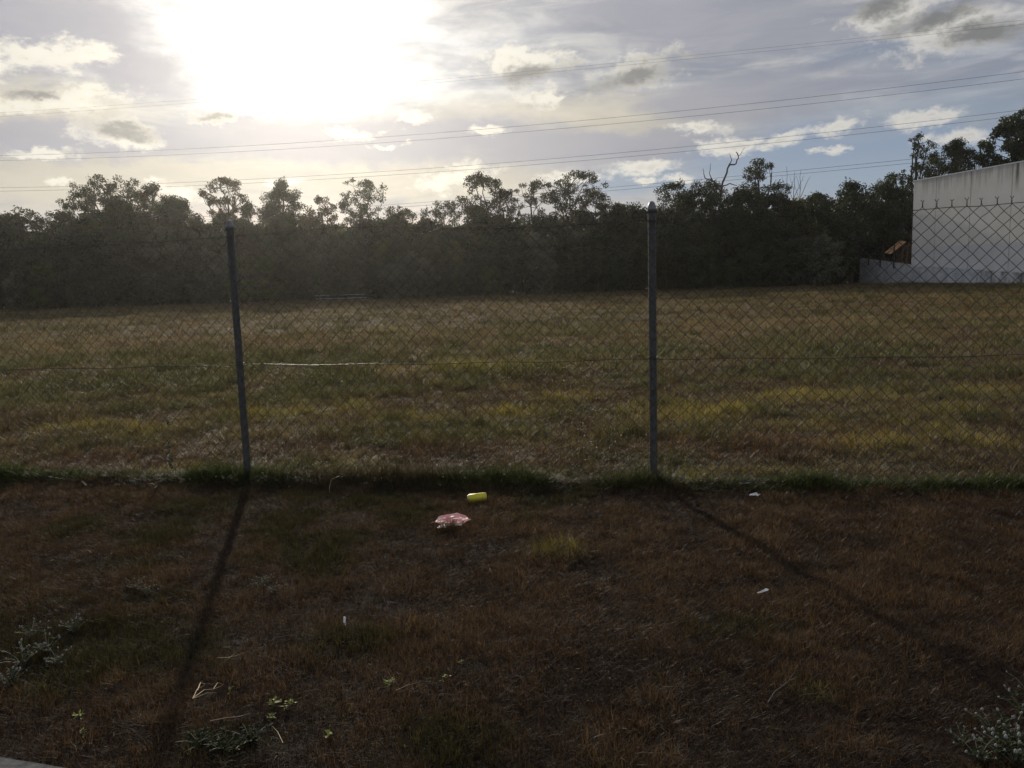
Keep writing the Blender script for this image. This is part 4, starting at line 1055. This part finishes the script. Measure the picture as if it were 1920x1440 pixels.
SL = [weed_lib(700 + i, 5, .035, .03, 3, .024, 0) for i in range(2)]
GL = [weed_lib(720 + i, 14, .045, .09, 6, .026, 0) for i in range(2)]
for me in SL + GL:
    for m_ in me[:2]: m_.attributes.new('lv', 'FLOAT', 'POINT'); m_.attributes['lv'].data.foreach_set('value', RNG.random(len(m_.vertices)).astype(np.float32))
for k2, (px, py, lab) in enumerate([(150, 1352, 'yellow-green seedling near the bottom left, left of the post shadow'), (157, 1384, 'tiny yellow-green seedling closest to the bottom left path edge'), (515, 1334, 'brightest yellow-green seedling right of the forked twig'),
        (540, 1336, 'yellow-green seedling at the right of the bright trio'), (508, 1356, 'lowest yellow-green seedling of the bright trio'), (432, 1306, 'small yellow-green seedling touching the forked twig'), (732, 1293, 'yellow-green seedling alone at the bottom centre-left'),
        (832, 1284, 'faint yellow-green seedling just left of the bottom centre'), (659, 1338, 'tiny round-leaved yellow-green seedling between the trio and the centre'), (618, 1393, 'yellow-green seedling at the bottom, below the tiny round-leaved one'), (865, 1250, 'dull green seedling above the bottom centre')]):
    put_weed(SL[k2 % 2], px, py, [1, .7, 1.2, 1, .9, .6, 1.1, .8, .6, .9, .7][k2], lab, None, 'seedling', M_yleaf)
for k2, (px, py, lab) in enumerate([(420, 1410, 'dark green leafy clump at the bottom, right of the left post shadow'), (375, 1400, 'dark green leafy clump at the bottom end of the left post shadow'), (470, 1395, 'small dark green clump right of the larger ones at the bottom')]):
    put_weed(GL[k2 % 2], px, py, 1.0, lab, None, 'leafy_weed', leafmat('leafy_weed_green', (.012, .022, .007), (.026, .040, .012), .3, .75, .12) if k2 == 0 else bpy.data.materials['leafy_weed_green'])
# tall thin weed behind the fence
for px, py, h in ((322, 890, .50),):
    p = on_ground(px, py); sm, lm, hm = weed_model(811, 3, h, .05, 22, .05, 0)
    o = empty('tall_weed', p, 0, 'tall thin leafy weed standing just beyond the fence, left of the left post', 'weed')
    sm.build('stems', M_stem, o, True); l_ = lm.data('leaves'); l_.attributes.new('lv', 'FLOAT', 'POINT'); l_.attributes['lv'].data.foreach_set('value', RNG.random(len(l_.vertices)).astype(np.float32)); link('leaves', l_, M_wleaf, o)

# ------------------------------------------------------------------ thin haze, lit from behind by the low sun
mb = MB(); mb.box((-340, -70, -1.6), (340, 430, 46)); 
M_haze = bpy.data.materials.new('haze_air'); M_haze.use_nodes = True; hn = M_haze.node_tree
hn.nodes.remove(hn.nodes['Principled BSDF']); pv = hn.nodes.new('ShaderNodeVolumePrincipled')
pv.inputs['Color'].default_value = (.95, .93, .88, 1); pv.inputs['Density'].default_value = .00027; pv.inputs['Anisotropy'].default_value = .84
hn.links.new(pv.outputs[0], hn.nodes['Material Output'].inputs['Volume'])
o = mb.build('haze', M_haze); tag(o, 'thin warm haze filling the air over the field', 'haze', kind='stuff')
SC.cycles.volume_bounces = 0; SC.cycles.max_bounces = 5; SC.cycles.diffuse_bounces = 3; SC.cycles.glossy_bounces = 2; SC.cycles.transmission_bounces = 4
